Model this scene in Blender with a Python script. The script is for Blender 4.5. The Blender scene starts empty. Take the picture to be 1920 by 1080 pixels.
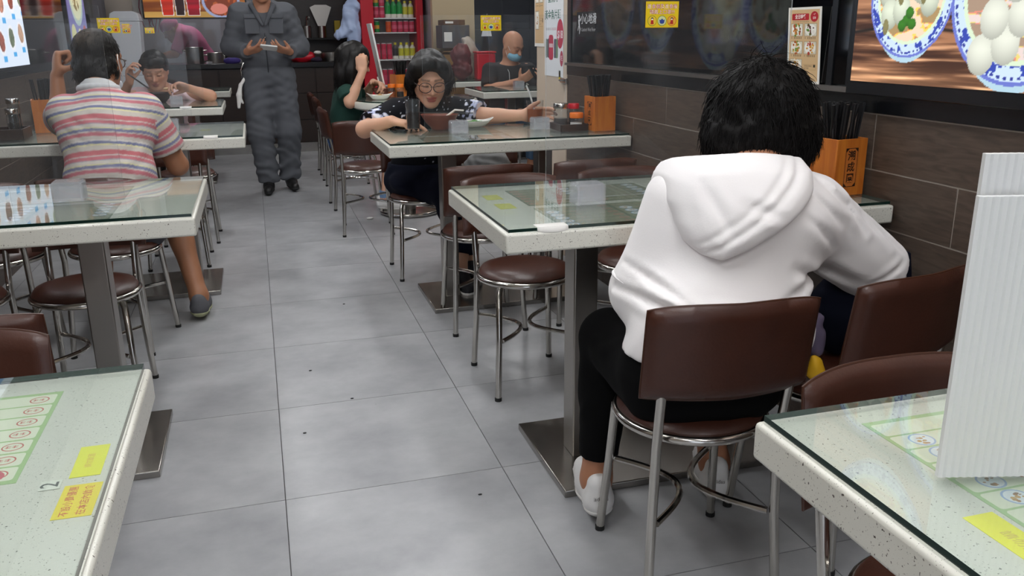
import bpy, bmesh, math, random
import numpy as np
from mathutils import Vector, Matrix
random.seed(7); RNG = np.random.default_rng(7)
SC = bpy.context.scene
COL = SC.collection
# ------------------------------------------------------------------ camera
CAM_H, PITCH, YAW, ROLL = 1.19, math.radians(16.7), math.radians(16.2), math.radians(-0.6)
_f = Vector((math.sin(YAW)*math.cos(PITCH), math.cos(YAW)*math.cos(PITCH), -math.sin(PITCH)))
_r = Vector((math.cos(YAW), -math.sin(YAW), 0)); _u = _r.cross(_f)
_R = _r*math.cos(ROLL)+_u*math.sin(ROLL); _U = -_r*math.sin(ROLL)+_u*math.cos(ROLL)
cd = bpy.data.cameras.new('camera'); cam = bpy.data.objects.new('camera', cd); COL.objects.link(cam)
m = Matrix((( _R.x,_U.x,-_f.x,0),(_R.y,_U.y,-_f.y,0),(_R.z,_U.z,-_f.z,CAM_H),(0,0,0,1)))
cam.matrix_world = m; cd.sensor_width = 36; cd.lens = 30.0; cd.clip_start = .02
SC.camera = cam
# ------------------------------------------------------------------ world, exposure
w = bpy.data.worlds.new('world'); SC.world = w; w.use_nodes = True
w.node_tree.nodes['Background'].inputs[0].default_value = (.80, .88, 1, 1)
w.node_tree.nodes['Background'].inputs[1].default_value = 1.6
SC.view_settings.view_transform = 'Standard'; SC.view_settings.look = 'None'
SC.view_settings.gamma = 1; SC.view_settings.use_curve_mapping = False
SC.view_settings.exposure = 0.0
CEIL_LIGHT = 27.0          # emission of the ceiling light panels
CEIL_LIGHT_COLOR = (.985, .99, 1)
# ------------------------------------------------------------------ helpers
def lin(h):
    if isinstance(h, str):
        h = h.lstrip('#'); c = [int(h[i:i+2], 16)/255 for i in (0, 2, 4)]
    else: c = [x/255 for x in h]
    return tuple(x/12.92 if x <= .04045 else ((x+.055)/1.055)**2.4 for x in c)
def V(*a): return np.array(a, float)
def nrm(v): v = np.asarray(v, float); return v/np.linalg.norm(v)
def tag(o, label=None, cat=None, group=None, kind=None):
    if label: o['label'] = label
    if cat: o['category'] = cat
    if group: o['group'] = group
    if kind: o['kind'] = kind
    return o
def empty(name, loc, rz=0, label=None, cat=None, group=None):
    o = bpy.data.objects.new(name, None); COL.objects.link(o); o.location = loc; o.rotation_euler = (0, 0, rz)
    o.empty_display_size = .05
    return tag(o, label, cat, group)
def link(name, me, mat=None, parent=None, smooth=None):
    if mat is not None and len(me.materials) == 0:
        for mm in (mat if isinstance(mat, (list, tuple)) else [mat]): me.materials.append(mm)
    o = bpy.data.objects.new(name, me); COL.objects.link(o)
    if parent: o.parent = parent
    return o
def copy_tree(o, parent=None):
    c = o.copy(); COL.objects.link(c); c.parent = parent
    for ch in [x for x in bpy.data.objects if x.parent == o and x != c]: copy_tree(ch, c)
    return c
def rotz(a): c, s = math.cos(a), math.sin(a); return np.array([[c,-s,0],[s,c,0],[0,0,1.]])
def frame_from(d, ref=(0,0,1)):
    d = nrm(d); ref = np.asarray(ref, float)
    if abs(d@ref) > .95: ref = np.array([1.,0,0])
    a = nrm(np.cross(ref, d)); b = np.cross(d, a); return a, b
class MB:
    """collects shapes and links them as one mesh"""
    def __init__(s): s.v = []; s.f = []; s.m = []; s.c = []
    def add(s, v, f, mi=0, col=None):
        o = len(s.v); s.v += [tuple(x) for x in v]; s.f += [tuple(i+o for i in q) for q in f]
        s.m += [mi]*len(f); s.c += [col]*len(f); return s
    def box(s, c, size, R=None, mi=0, col=None):
        x, y, z = [q/2 for q in size]; P = np.array([[a*x,b*y,d*z] for d in (-1,1) for b in (-1,1) for a in (-1,1)])
        if R is not None: P = P@np.asarray(R).T
        return s.add(P+np.asarray(c, float), [(0,2,3,1),(4,5,7,6),(0,1,5,4),(2,6,7,3),(0,4,6,2),(1,3,7,5)], mi, col)
    def bb(s, x0, x1, y0, y1, z0, z1, mi=0, col=None): return s.box(((x0+x1)/2,(y0+y1)/2,(z0+z1)/2),(x1-x0,y1-y0,z1-z0),None,mi,col)
    def tube(s, path, r, n=10, caps=True, closed=False, mi=0, col=None):
        P = [np.asarray(p, float) for p in path]; k = len(P); rr = r if hasattr(r, '__len__') else [r]*k
        vs = []; a0 = None
        for i in range(k):
            if closed: t = P[(i+1)%k]-P[i-1]
            else: t = P[min(i+1,k-1)]-P[max(i-1,0)]
            t = nrm(t)
            if a0 is None: a, b = frame_from(t)
            else: a = nrm(a0-t*(a0@t)); b = np.cross(t, a)
            a0 = a
            for j in range(n):
                th = 2*math.pi*j/n; vs.append(P[i]+rr[i]*(math.cos(th)*a+math.sin(th)*b))
        fs = []
        for i in range(k if closed else k-1):
            for j in range(n):
                A = i*n; B = ((i+1)%k)*n; fs.append((A+j, A+(j+1)%n, B+(j+1)%n, B+j))
        if caps and not closed: fs.append(tuple(range(n-1,-1,-1))); fs.append(tuple((k-1)*n+j for j in range(n)))
        return s.add(vs, fs, mi, col)
    def cyl(s, a, b, ra, rb=None, n=20, mi=0, col=None): return s.tube([a,b],[ra, ra if rb is None else rb],n,True,False,mi,col)
    def lathe(s, prof, c=(0,0,0), n=32, mi=0, col=None, R=None, sx=1, sy=1):
        vs = []; k = len(prof)
        for r, z in prof:
            for j in range(n):
                th = 2*math.pi*j/n; vs.append((r*math.cos(th)*sx, r*math.sin(th)*sy, z))
        vs = np.array(vs)
        if R is not None: vs = vs@np.asarray(R).T
        vs = vs+np.asarray(c, float); fs = []
        for i in range(k-1):
            for j in range(n): fs.append((i*n+j, i*n+(j+1)%n, (i+1)*n+(j+1)%n, (i+1)*n+j))
        if prof[0][0] > 1e-6: fs.append(tuple(range(n-1,-1,-1)))
        if prof[-1][0] > 1e-6: fs.append(tuple((k-1)*n+j for j in range(n)))
        return s.add(vs, fs, mi, col)
    def ball(s, c, r, n=12, mi=0, col=None, R=None):
        r = r if hasattr(r, '__len__') else (r,r,r); k = n//2+1
        pr = [(max(1e-7, math.sin(math.pi*i/(k-1))), -math.cos(math.pi*i/(k-1))) for i in range(k)]
        t = MB().lathe(pr, n=n); P = np.array(t.v)*np.array(r)
        if R is not None: P = P@np.asarray(R).T
        return s.add(P+np.asarray(c, float), t.f, mi, col)
    def prism(s, poly, z0, z1, mi=0, col=None, M=None):
        n = len(poly); P = np.array([(x,y,z0) for x,y in poly]+[(x,y,z1) for x,y in poly], float)
        if M is not None: P = P@np.asarray(M[0]).T+np.asarray(M[1], float)
        return s.add(P, [tuple(range(n-1,-1,-1)), tuple(range(n,2*n))]+[(i,(i+1)%n,n+(i+1)%n,n+i) for i in range(n)], mi, col)
    def mesh(s, name, angle=40, smooth=True):
        me = bpy.data.meshes.new(name); me.from_pydata(s.v, [], s.f)
        if any(x for x in s.m): me.polygons.foreach_set('material_index', s.m)
        if any(c is not None for c in s.c):
            at = me.color_attributes.new('Col', 'FLOAT_COLOR', 'CORNER'); buf = []
            for p, c in zip(me.polygons, s.c):
                c = c if c is not None else (1,1,1)
                buf += [c[0],c[1],c[2],1.]*p.loop_total
            at.data.foreach_set('color', buf)
        if smooth:
            me.polygons.foreach_set('use_smooth', [True]*len(me.polygons)); me.set_sharp_from_angle(angle=math.radians(angle))
        me.update(); return me
    def build(s, name, mat=None, parent=None, angle=40, bevel=0, seg=2, smooth=True):
        o = link(name, s.mesh(name, angle, smooth), mat, parent)
        if bevel:
            b = o.modifiers.new('bevel', 'BEVEL'); b.width = bevel; b.segments = seg; b.limit_method = 'ANGLE'; b.angle_limit = math.radians(50)
            b.harden_normals = False
        return o
# ------------------------------------------------------------------ materials
def newmat(name):
    m = bpy.data.materials.new(name); m.use_nodes = True; nt = m.node_tree; b = nt.nodes['Principled BSDF']; return m, nt, b
def mat(name, col, rough=.5, metal=0, spec=.5, coat=0, noise=None, bump=None, trans=0, sheen=0, sss=0, coords='Object', alpha=None):
    """noise=(scale, amount, stretch) colour mottling ; bump=(scale, strength, stretch)"""
    m, nt, b = newmat(name); c = lin(col)
    b.inputs['Base Color'].default_value = (*c, 1); b.inputs['Roughness'].default_value = rough
    b.inputs['Metallic'].default_value = metal; b.inputs['Specular IOR Level'].default_value = spec
    b.inputs['Coat Weight'].default_value = coat; b.inputs['Coat Roughness'].default_value = .08
    b.inputs['Transmission Weight'].default_value = trans; b.inputs['Sheen Weight'].default_value = sheen
    if sss: b.inputs['Subsurface Weight'].default_value = sss; b.inputs['Subsurface Radius'].default_value = (.012,.005,.003); b.inputs['Subsurface Scale'].default_value = 1
    tc = nt.nodes.new('ShaderNodeTexCoord')
    def nz(scale, stretch, detail=6):
        mp = nt.nodes.new('ShaderNodeMapping'); nt.links.new(tc.outputs[coords], mp.inputs[0]); mp.inputs['Scale'].default_value = stretch or (1,1,1)
        n = nt.nodes.new('ShaderNodeTexNoise'); n.inputs['Scale'].default_value = scale; n.inputs['Detail'].default_value = detail
        nt.links.new(mp.outputs[0], n.inputs['Vector']); return n
    if noise:
        n = nz(noise[0], noise[2] if len(noise) > 2 else None)
        mr = nt.nodes.new('ShaderNodeMapRange'); mr.inputs['From Min'].default_value = .3; mr.inputs['From Max'].default_value = .7
        mr.inputs['To Min'].default_value = 1-noise[1]; mr.inputs['To Max'].default_value = 1+noise[1]
        nt.links.new(n.outputs['Fac'], mr.inputs['Value'])
        mx = nt.nodes.new('ShaderNodeMix'); mx.data_type = 'RGBA'; mx.blend_type = 'MULTIPLY'; mx.inputs[0].default_value = 1
        mx.inputs[6].default_value = (*c, 1); nt.links.new(mr.outputs[0], mx.inputs[7]); nt.links.new(mx.outputs[2], b.inputs['Base Color'])
    if bump:
        n = nz(bump[0], bump[2] if len(bump) > 2 else None)
        bp = nt.nodes.new('ShaderNodeBump'); bp.inputs['Strength'].default_value = bump[1]; bp.inputs['Distance'].default_value = .004
        nt.links.new(n.outputs['Fac'], bp.inputs['Height']); nt.links.new(bp.outputs[0], b.inputs['Normal'])
    return m
def clear(name, tint=(1,1,1), haze=.03, ior=1.45, rough=.02, hazecol=(.8,.85,.9)):
    """thin clear sheet: passes light, reflects by Fresnel, a little milky"""
    m, nt, b = newmat(name); nt.nodes.remove(b); out = nt.nodes['Material Output']
    t = nt.nodes.new('ShaderNodeBsdfTransparent'); t.inputs[0].default_value = (*tint, 1)
    d = nt.nodes.new('ShaderNodeBsdfDiffuse'); d.inputs[0].default_value = (*hazecol, 1)
    g = nt.nodes.new('ShaderNodeBsdfGlossy'); g.inputs['Roughness'].default_value = rough
    fr = nt.nodes.new('ShaderNodeFresnel'); ge = nt.nodes.new('ShaderNodeNewGeometry'); mr = nt.nodes.new('ShaderNodeMapRange')
    mr.inputs['To Min'].default_value = ior; mr.inputs['To Max'].default_value = 1/ior; nt.links.new(ge.outputs['Backfacing'], mr.inputs['Value']); nt.links.new(mr.outputs[0], fr.inputs[0])
    a = nt.nodes.new('ShaderNodeMixShader'); a.inputs[0].default_value = haze
    nt.links.new(t.outputs[0], a.inputs[1]); nt.links.new(d.outputs[0], a.inputs[2])
    c = nt.nodes.new('ShaderNodeMixShader'); nt.links.new(fr.outputs[0], c.inputs[0]); nt.links.new(a.outputs[0], c.inputs[1]); nt.links.new(g.outputs[0], c.inputs[2])
    nt.links.new(c.outputs[0], out.inputs[0]); return m
def attrmat(name, rough=.5, emit=0, spec=.4, bump=None, sss=0, sheen=0, coat=0):
    m, nt, b = newmat(name); a = nt.nodes.new('ShaderNodeAttribute'); a.attribute_name = 'Col'
    nt.links.new(a.outputs['Color'], b.inputs['Base Color']); b.inputs['Roughness'].default_value = rough; b.inputs['Specular IOR Level'].default_value = spec
    b.inputs['Sheen Weight'].default_value = sheen; b.inputs['Coat Weight'].default_value = coat
    if sss: b.inputs['Subsurface Weight'].default_value = sss; b.inputs['Subsurface Radius'].default_value = (.012,.005,.003); b.inputs['Subsurface Scale'].default_value = 1
    if emit:
        for l in list(b.inputs['Base Color'].links): nt.links.remove(l)
        b.inputs['Base Color'].default_value = (.02,.02,.02,1); nt.links.new(a.outputs['Color'], b.inputs['Emission Color']); b.inputs['Emission Strength'].default_value = emit
    if bump:
        tc = nt.nodes.new('ShaderNodeTexCoord'); n = nt.nodes.new('ShaderNodeTexNoise'); n.inputs['Scale'].default_value = bump[0]; nt.links.new(tc.outputs['Object'], n.inputs['Vector'])
        bp = nt.nodes.new('ShaderNodeBump'); bp.inputs['Strength'].default_value = bump[1]; bp.inputs['Distance'].default_value = .003
        nt.links.new(n.outputs['Fac'], bp.inputs['Height']); nt.links.new(bp.outputs[0], b.inputs['Normal'])
    return m
def emitmat(name, col, s):
    m, nt, b = newmat(name); b.inputs['Base Color'].default_value = (*col, 1); b.inputs['Emission Color'].default_value = (*col, 1); b.inputs['Emission Strength'].default_value = s; return m
def terrazzo():
    m, nt, b = newmat('terrazzo'); L = nt.links; tc = nt.nodes.new('ShaderNodeTexCoord')
    vals = []
    for sc, th in ((230, .18), (480, .2)):
        n = nt.nodes.new('ShaderNodeTexNoise'); n.inputs['Scale'].default_value = sc; n.inputs['Detail'].default_value = 1.5; L.new(tc.outputs['Object'], n.inputs['Vector'])
        r = nt.nodes.new('ShaderNodeMapRange'); r.inputs['From Min'].default_value = .70 if sc < 300 else .685; r.inputs['From Max'].default_value = .73 if sc < 300 else .715; L.new(n.outputs['Fac'], r.inputs['Value']); vals.append(r)
    big = nt.nodes.new('ShaderNodeTexNoise'); big.inputs['Scale'].default_value = 7; L.new(tc.outputs['Object'], big.inputs['Vector'])
    m1 = nt.nodes.new('ShaderNodeMix'); m1.data_type = 'RGBA'; m1.inputs[6].default_value = (*lin('#cfcdc1'), 1); m1.inputs[7].default_value = (*lin('#dcdbd2'), 1); L.new(big.outputs['Fac'], m1.inputs[0])
    m2 = nt.nodes.new('ShaderNodeMix'); m2.data_type = 'RGBA'; L.new(vals[0].outputs[0], m2.inputs[0]); L.new(m1.outputs[2], m2.inputs[6]); m2.inputs[7].default_value = (*lin('#4a4238'), 1)
    m3 = nt.nodes.new('ShaderNodeMix'); m3.data_type = 'RGBA'; L.new(vals[1].outputs[0], m3.inputs[0]); L.new(m2.outputs[2], m3.inputs[6]); m3.inputs[7].default_value = (*lin('#6e6a60'), 1)
    L.new(m3.outputs[2], b.inputs['Base Color']); b.inputs['Roughness'].default_value = .28; return m
def floormat():
    m, nt, b = newmat('concrete_tile'); L = nt.links; tc = nt.nodes.new('ShaderNodeTexCoord'); oi = nt.nodes.new('ShaderNodeObjectInfo')
    ad = nt.nodes.new('ShaderNodeVectorMath'); ad.operation = 'MULTIPLY_ADD'; L.new(oi.outputs['Random'], ad.inputs[0]); ad.inputs[1].default_value = (17,31,0); L.new(tc.outputs['Object'], ad.inputs[2])
    mp = nt.nodes.new('ShaderNodeMapping'); mp.inputs['Scale'].default_value = (1, 1.1, 1); L.new(ad.outputs[0], mp.inputs[0])
    n = nt.nodes.new('ShaderNodeTexNoise'); n.inputs['Scale'].default_value = 3.6; n.inputs['Detail'].default_value = 10; n.inputs['Roughness'].default_value = .6; n.inputs['Distortion'].default_value = 0; L.new(mp.outputs[0], n.inputs['Vector'])
    cr = nt.nodes.new('ShaderNodeValToRGB'); e = cr.color_ramp.elements; e[0].position = .3; e[0].color = (*lin('#919295'), 1); e[1].position = .7; e[1].color = (*lin('#b3b4b6'), 1); L.new(n.outputs['Fac'], cr.inputs[0])
    L.new(cr.outputs[0], b.inputs['Base Color'])
    n2 = nt.nodes.new('ShaderNodeTexNoise'); n2.inputs['Scale'].default_value = 14; L.new(ad.outputs[0], n2.inputs['Vector'])
    mr = nt.nodes.new('ShaderNodeMapRange'); mr.inputs['To Min'].default_value = .24; mr.inputs['To Max'].default_value = .42; L.new(n2.outputs['Fac'], mr.inputs['Value']); L.new(mr.outputs[0], b.inputs['Roughness'])
    return m
def woodtile(name, c0, c1, rough, stretch, scale=9):
    m, nt, b = newmat(name); L = nt.links; tc = nt.nodes.new('ShaderNodeTexCoord'); oi = nt.nodes.new('ShaderNodeObjectInfo')
    ad = nt.nodes.new('ShaderNodeVectorMath'); ad.operation = 'MULTIPLY_ADD'; L.new(oi.outputs['Random'], ad.inputs[0]); ad.inputs[1].default_value = (7,13,5); L.new(tc.outputs['Object'], ad.inputs[2])
    mp = nt.nodes.new('ShaderNodeMapping'); mp.inputs['Scale'].default_value = stretch; L.new(ad.outputs[0], mp.inputs[0])
    n = nt.nodes.new('ShaderNodeTexNoise'); n.inputs['Scale'].default_value = scale; n.inputs['Detail'].default_value = 8; n.inputs['Distortion'].default_value = .8; L.new(mp.outputs[0], n.inputs['Vector'])
    cr = nt.nodes.new('ShaderNodeValToRGB'); e = cr.color_ramp.elements; e[0].position = .3; e[0].color = (*lin(c0), 1); e[1].position = .7; e[1].color = (*lin(c1), 1); L.new(n.outputs['Fac'], cr.inputs[0])
    L.new(cr.outputs[0], b.inputs['Base Color']); b.inputs['Roughness'].default_value = rough; return m
MT = dict(
 terrazzo=terrazzo(), floor=floormat(), grout=mat('grout','#6d6d6d',.8), wgrout=mat('wall_grout','#8f867c',.8),
 walltile=woodtile('wood_look_tile','#3d332c','#57493f',.42,(1,1.2,9)), darktile=mat('dark_tile','#34363b',.3,noise=(3,.2)),
 leather=mat('brown_leather','#43241a',.36,spec=.5,noise=(14,.12),bump=(160,.12)), piping=mat('leather_piping','#40200f',.4),
 chrome=mat('chrome','#c4c0ba',.16,1), steel=mat('brushed_steel','#a39e98',.3,1,bump=(60,.05,(1,1,12))), steeldark=mat('scuffed_steel','#a09c97',.24,1,noise=(9,.12)),
 rubber=mat('rubber','#191919',.7), black=mat('black_panel','#15171a',.22), blackglass=mat('black_glass','#0b0c0e',.05,spec=.6), blackm=mat('black_matte','#121212',.6),
 beige=mat('beige_laminate','#cdbba6',.45,noise=(3,.03,(1,1,.2))), cream=mat('cream_wall','#bba98a',.6), white=mat('white_plastic','#e6e6e4',.35), ceiling=mat('ceiling_white','#d8d5d0',.7),
 darkwood=mat('dark_brown_laminate','#2a1d17',.35,noise=(6,.15,(1,1,6))), greywall=mat('grey_wall','#8d8a90',.6),
 chopwood=woodtile('orange_wood','#a8581a','#c47426',.4,(9,9,1),6), chop=mat('black_chopstick','#141416',.4),
 acrylic=clear('clear_acrylic',(.98,.985,.988),.011,1.3), acryledge=clear('acrylic_edge',(.8,.86,.88),.45,1.4,.1,(.75,.8,.82)), acrylblock=clear('acrylic_block',(.95,.96,.97),.21,1.45,.05,(.95,.96,1)),
 tabglass=clear('table_glass',(.965,.985,.978),.05,1.5,.015,(.6,.75,.7)), glassedge=mat('green_glass_edge','#0f2a24',.15,spec=.6),
 drinkglass=clear('drinking_glass',(.96,.965,.965),.015,1.4,.02), print=attrmat('print',.45), lit=attrmat('backlit_print',.3,1.0,.3), lamp=emitmat('lamp_panel',CEIL_LIGHT_COLOR,CEIL_LIGHT),
 red=mat('red_plastic','#c3172b',.35), blue=mat('blue_plastic','#1c56b8',.4), purple=mat('purple_cloth','#3c2f78',.8), orange=mat('orange_plastic','#e5731c',.4), terracotta=mat('clay_bowl','#7d4435',.5),
 porcelain=mat('white_porcelain','#e6e2da',.2,coat=.4), cola=mat('dark_cola','#1b0a08',.1), tea=mat('milk_tea','#a9531f',.15), carton=mat('cardboard','#8d6a42',.8), green=mat('green_veg','#3c7a22',.6,noise=(60,.4)),
 food=mat('noodle_food','#b98e4e',.6,noise=(90,.4)), tray=mat('dark_brown_tray','#2c1c16',.4), sauce=mat('soy_sauce','#1d0d08',.15), foam=mat('white_foam','#dfe2e8',.7), paper=mat('paper','#e9e7e2',.7),
 bag=mat('pale_blue_plastic_bag','#b9cbf0',.35,spec=.5), phone=mat('phone_black','#101318',.15), navy=mat('navy_cloth','#0e1120',.9,spec=.15), greycloth=mat('grey_cloth','#8e8e8e',.9), yellow=mat('yellow_cloth','#d8a511',.7), lilac=mat('lilac_cloth','#5c5168',.8),
)
# ------------------------------------------------------------------ flat printing (lettering, posters)
_tc = {}
def text_tris(s, size=1.0, bold=0.0):
    """triangles of a line of lettering, centred on the origin"""
    key = (s, bold)
    if key not in _tc:
        cu = bpy.data.curves.new('t', 'FONT'); cu.body = s; cu.size = 1; cu.align_x = 'CENTER'; cu.align_y = 'CENTER'; cu.offset = bold; cu.resolution_u = 2
        o = bpy.data.objects.new('t', cu); COL.objects.link(o); bpy.context.view_layer.update()
        me = o.evaluated_get(bpy.context.evaluated_depsgraph_get()).to_mesh(); me.calc_loop_triangles()
        vs = np.array([v.co[:2] for v in me.vertices]) if len(me.vertices) else np.zeros((0,2)); ts = [tuple(t.vertices) for t in me.loop_triangles]
        bpy.data.objects.remove(o); bpy.data.curves.remove(cu); _tc[key] = (vs, ts)
    vs, ts = _tc[key]; return vs*size, ts
class Print:
    """a printed sheet in a plane: u to the right, v up, n out of the sheet"""
    def __init__(s, w, h, col, thick=.0006, back=None):
        s.mb = MB(); s.w, s.h, s.t = w, h, thick; s.bb = []
        s.mb.bb(-w/2, w/2, -h/2, h/2, -thick, 0, col=lin(back or col)); s.rect(0, 0, w, h, col)
    def z(s, P):
        # each piece of print lies one thin layer above whatever it overlaps
        P = np.asarray(P)[:, :2]; a = P.min(0)+1e-6; b = P.max(0)-1e-6; l = 0
        for a2, b2, l2 in s.bb:
            if l2 >= l and a[0] < b2[0] and b[0] > a2[0] and a[1] < b2[1] and b[1] > a2[1]: l = l2+1
        l = min(l, 14); s.bb.append((a, b, l)); return .00006*(l+1)
    def rect(s, x, y, w, h, col, r=0, rot=0):
        if r: 
            P = []
            for cx, cy, a0 in ((w/2-r,h/2-r,0),(-w/2+r,h/2-r,90),(-w/2+r,-h/2+r,180),(w/2-r,-h/2+r,270)):
                P += [(cx+r*math.cos(math.radians(a0+k*30)), cy+r*math.sin(math.radians(a0+k*30))) for k in range(4)]
        else: P = [(w/2,h/2),(-w/2,h/2),(-w/2,-h/2),(w/2,-h/2)]
        c, q = math.cos(rot), math.sin(rot); return s.poly([(x+a*c-b*q, y+a*q+b*c) for a, b in P], col)
    def poly(s, P, col):
        z = s.z(P); s.mb.add([(a,b,z) for a,b in P], [tuple(range(len(P)))], 0, lin(col)); return s
    def disc(s, x, y, rx, ry, col, n=24): return s.poly([(x+rx*math.cos(2*math.pi*i/n), y+ry*math.sin(2*math.pi*i/n)) for i in range(n)], col)
    def ring(s, x, y, rx, ry, wd, col, n=24):
        z = s.z([(x-rx,y-ry),(x+rx,y+ry)]); vs = []
        for i in range(n):
            c, q = math.cos(2*math.pi*i/n), math.sin(2*math.pi*i/n); vs += [(x+rx*c,y+ry*q,z),(x+(rx-wd)*c,y+(ry-wd)*q,z)]
        s.mb.add(vs, [(2*i,2*((i+1)%n),2*((i+1)%n)+1,2*i+1) for i in range(n)], 0, lin(col)); return s
    def text(s, t, x, y, size, col, bold=0, rot=0, sx=1):
        v, ts = text_tris(t, size, bold)
        if len(v) == 0: return s
        c, q = math.cos(rot), math.sin(rot); v = v*np.array([sx,1]); z = s.z([(x+a*c-b*q, y+a*q+b*c) for a,b in v])
        s.mb.add([(x+a*c-b*q, y+a*q+b*c, z) for a,b in v], ts, 0, lin(col)); return s
    def marks(s, x, y, n, step, size, col):
        """rows of tiny strokes where the photo's print is too small to read"""
        for i in range(n):
            s.rect(x+i*step, y+size*.25, size*.8, size*.16, col); s.rect(x+i*step, y-size*.2, size*.8, size*.16, col); s.rect(x+i*step+random.uniform(-.2,.2)*size, y, size*.16, size*.9, col)
        return s
    def food(s, x, y, r, cols, n=26, seed=0):
        q = random.Random(seed)
        for i in range(n):
            a, d = q.uniform(0, 6.28), r*math.sqrt(q.random())*.85; rr = r*q.uniform(.12,.3)
            s.disc(x+d*math.cos(a), y+d*math.sin(a), rr, rr*q.uniform(.5,1), q.choice(cols), 9)
        return s
    def place(s, name, O, U, Vv, mat=None, parent=None):
        U = nrm(U); Vv = nrm(Vv); N = np.cross(U, Vv); o = s.mb.build(name, mat or MT['print'], parent, smooth=False)
        o.matrix_world = Matrix(((U[0],Vv[0],N[0],O[0]),(U[1],Vv[1],N[1],O[1]),(U[2],Vv[2],N[2],O[2]),(0,0,0,1))); return o
def raster(name, w, h, nx, ny, fn, mat, parent=None, thick=.002):
    """a flat picture whose print colours are computed point by point"""
    u, v = np.meshgrid(np.linspace(0,1,nx), np.linspace(0,1,ny)); c = np.clip(fn(u, v), 0, 1)
    P = np.stack([(u-.5)*w, (v-.5)*h, np.zeros_like(u)], -1).reshape(-1,3); i = np.arange(nx*ny).reshape(ny,nx)
    F = np.stack([i[:-1,:-1], i[:-1,1:], i[1:,1:], i[1:,:-1]], -1).reshape(-1,4)
    me = bpy.data.meshes.new(name); me.from_pydata(P.tolist(), [], F.tolist())
    lc = np.where(c <= .04045, c/12.92, ((c+.055)/1.055)**2.4).reshape(-1,3); at = me.color_attributes.new('Col', 'FLOAT_COLOR', 'POINT')
    at.data.foreach_set('color', np.concatenate([lc, np.ones((len(lc),1))],1).astype(np.float32).ravel()); return link(name, me, mat, parent)
def plane_matrix(O, U, Vv):
    U = nrm(U); Vv = nrm(Vv); N = np.cross(U, Vv); return Matrix(((U[0],Vv[0],N[0],O[0]),(U[1],Vv[1],N[1],O[1]),(U[2],Vv[2],N[2],O[2]),(0,0,0,1)))
_perm = RNG.random((64,64,64)).astype(np.float32).ravel()
def vnoise(p):
    """smooth 3-D value noise, p (N,3) -> 0..1"""
    p = np.asarray(p, np.float32); fl = np.floor(p); f = p-fl; f = f*f*(3-2*f); i = fl.astype(np.int32) & 63; j = (i+1) & 63
    x0, x1 = i[...,0]*4096, j[...,0]*4096; y0, y1 = i[...,1]*64, j[...,1]*64; z0, z1 = i[...,2], j[...,2]; fx, fy, fz = f[...,0], f[...,1], f[...,2]; T = _perm
    def row(xy): a = T[xy+z0]; return a+(T[xy+z1]-a)*fz
    a = row(x0+y0); a = a+(row(x0+y1)-a)*fy; b = row(x1+y0); b = b+(row(x1+y1)-b)*fy; return a+(b-a)*fx
def fbm2(u, v, sx, sy, oct=4):
    r = 0; a = .5
    for k in range(oct):
        r = r+a*vnoise(np.stack([u*sx+7.3*k, v*sy+3.1*k, np.full_like(u, k*5.7)], -1)); sx *= 2; sy *= 2; a *= .5
    return r
# ------------------------------------------------------------------ room
def struct(o): o['kind'] = 'structure'; return o
XL, XR, XA = -1.30, 1.56, 3.30       # left wall, right wall, far wall of the side bay
YB, YC, YK = -2.6, 9.25, 11.6        # street side, counter front, kitchen back
YP0, YP1, YA = 4.30, 4.80, 9.0       # pillar, back wall of the side bay
fl = struct(MB().bb(XL-.1, XA+.1, YB-.1, YK+.1, -.08, -.006).build('floor', MT['grout']))
tm = MB().box((0,0,-.004),(.5975,.5975,.008)).mesh('tile'); tm.materials.append(MT['floor'])
def clip_tile(x0, x1, y0, y1):
    return MB().bb(x0, x1, y0, y1, -.008, 0).mesh('tile')
gx = [-.022+.6*i+.3 for i in range(-3, 6)]; gy = [2.11+.6*j+.3 for j in range(-8, 16)]
for x in gx:
    for y in gy:
        if x > 1.7 and y < 4.9: continue
        if x < XL-.25 or x > XA+.2 or y > 9.75: continue
        t = bpy.data.objects.new('tile', tm); COL.objects.link(t); t.location = (x, y, 0); t.parent = fl
for nm, b in (('wall_left',(XL-.12,XL-.0012,YB,YK,-.08,2.7)), ('wall_right',(XR+.0012,XR+.12,YB,YP0,-.08,2.7)), ('wall_bay',(XA,XA+.1,YP1,YA+.1,-.08,2.7)),
              ('wall_bay_near',(XR+.12,XA,YP1-.15,YP1,-.08,2.7)), ('wall_kitchen',(XL-.12,1.9,YK,YK+.1,-.08,2.7)), ('wall_kitchen_side',(1.80,1.9,YA+.1,YK,-.08,2.7))):
    struct(MB().bb(*b).build(nm, MT['greywall'] if 'kitchen' in nm else (MT['darktile'] if 'bay' in nm else MT['wgrout'])))
struct(MB().bb(XL-.1, XA+.1, YB-.1, YK+.1, 2.7, 2.8).build('ceiling', MT['ceiling']))
sf = MB(); sf.bb(XL-.1, -1.0, YB-.1, YB, 0, 2.7); sf.bb(1.3, XA, YB-.1, YB, 0, 2.7); sf.bb(-1.0, 1.3, YB-.1, YB, 2.35, 2.7); struct(sf.build('wall_street', MT['greywall']))
struct(MB().bb(XR+.12, XA, YB, YP1-.15, -.08, 2.7).build('wall_neighbour', MT['greywall']))
struct(MB().bb(1.80, 2.24, YA, YA+.1, -.08, 2.7).build('wall_bay_cream', MT['cream'])); wbb = struct(MB().bb(2.24, XA+.1, YA+.012, YA+.1, -.08, 2.7).build('wall_bay_back', MT['grout']))
for i in range(4):
    for j in range(6):
        o = MB().bb(-.148, .148, 0, .012, -.198, .198).build('tile', MT['darktile'], wbb, bevel=.001, seg=1); o.location = (2.39+.3*i, YA, .22+.4*j)
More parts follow.
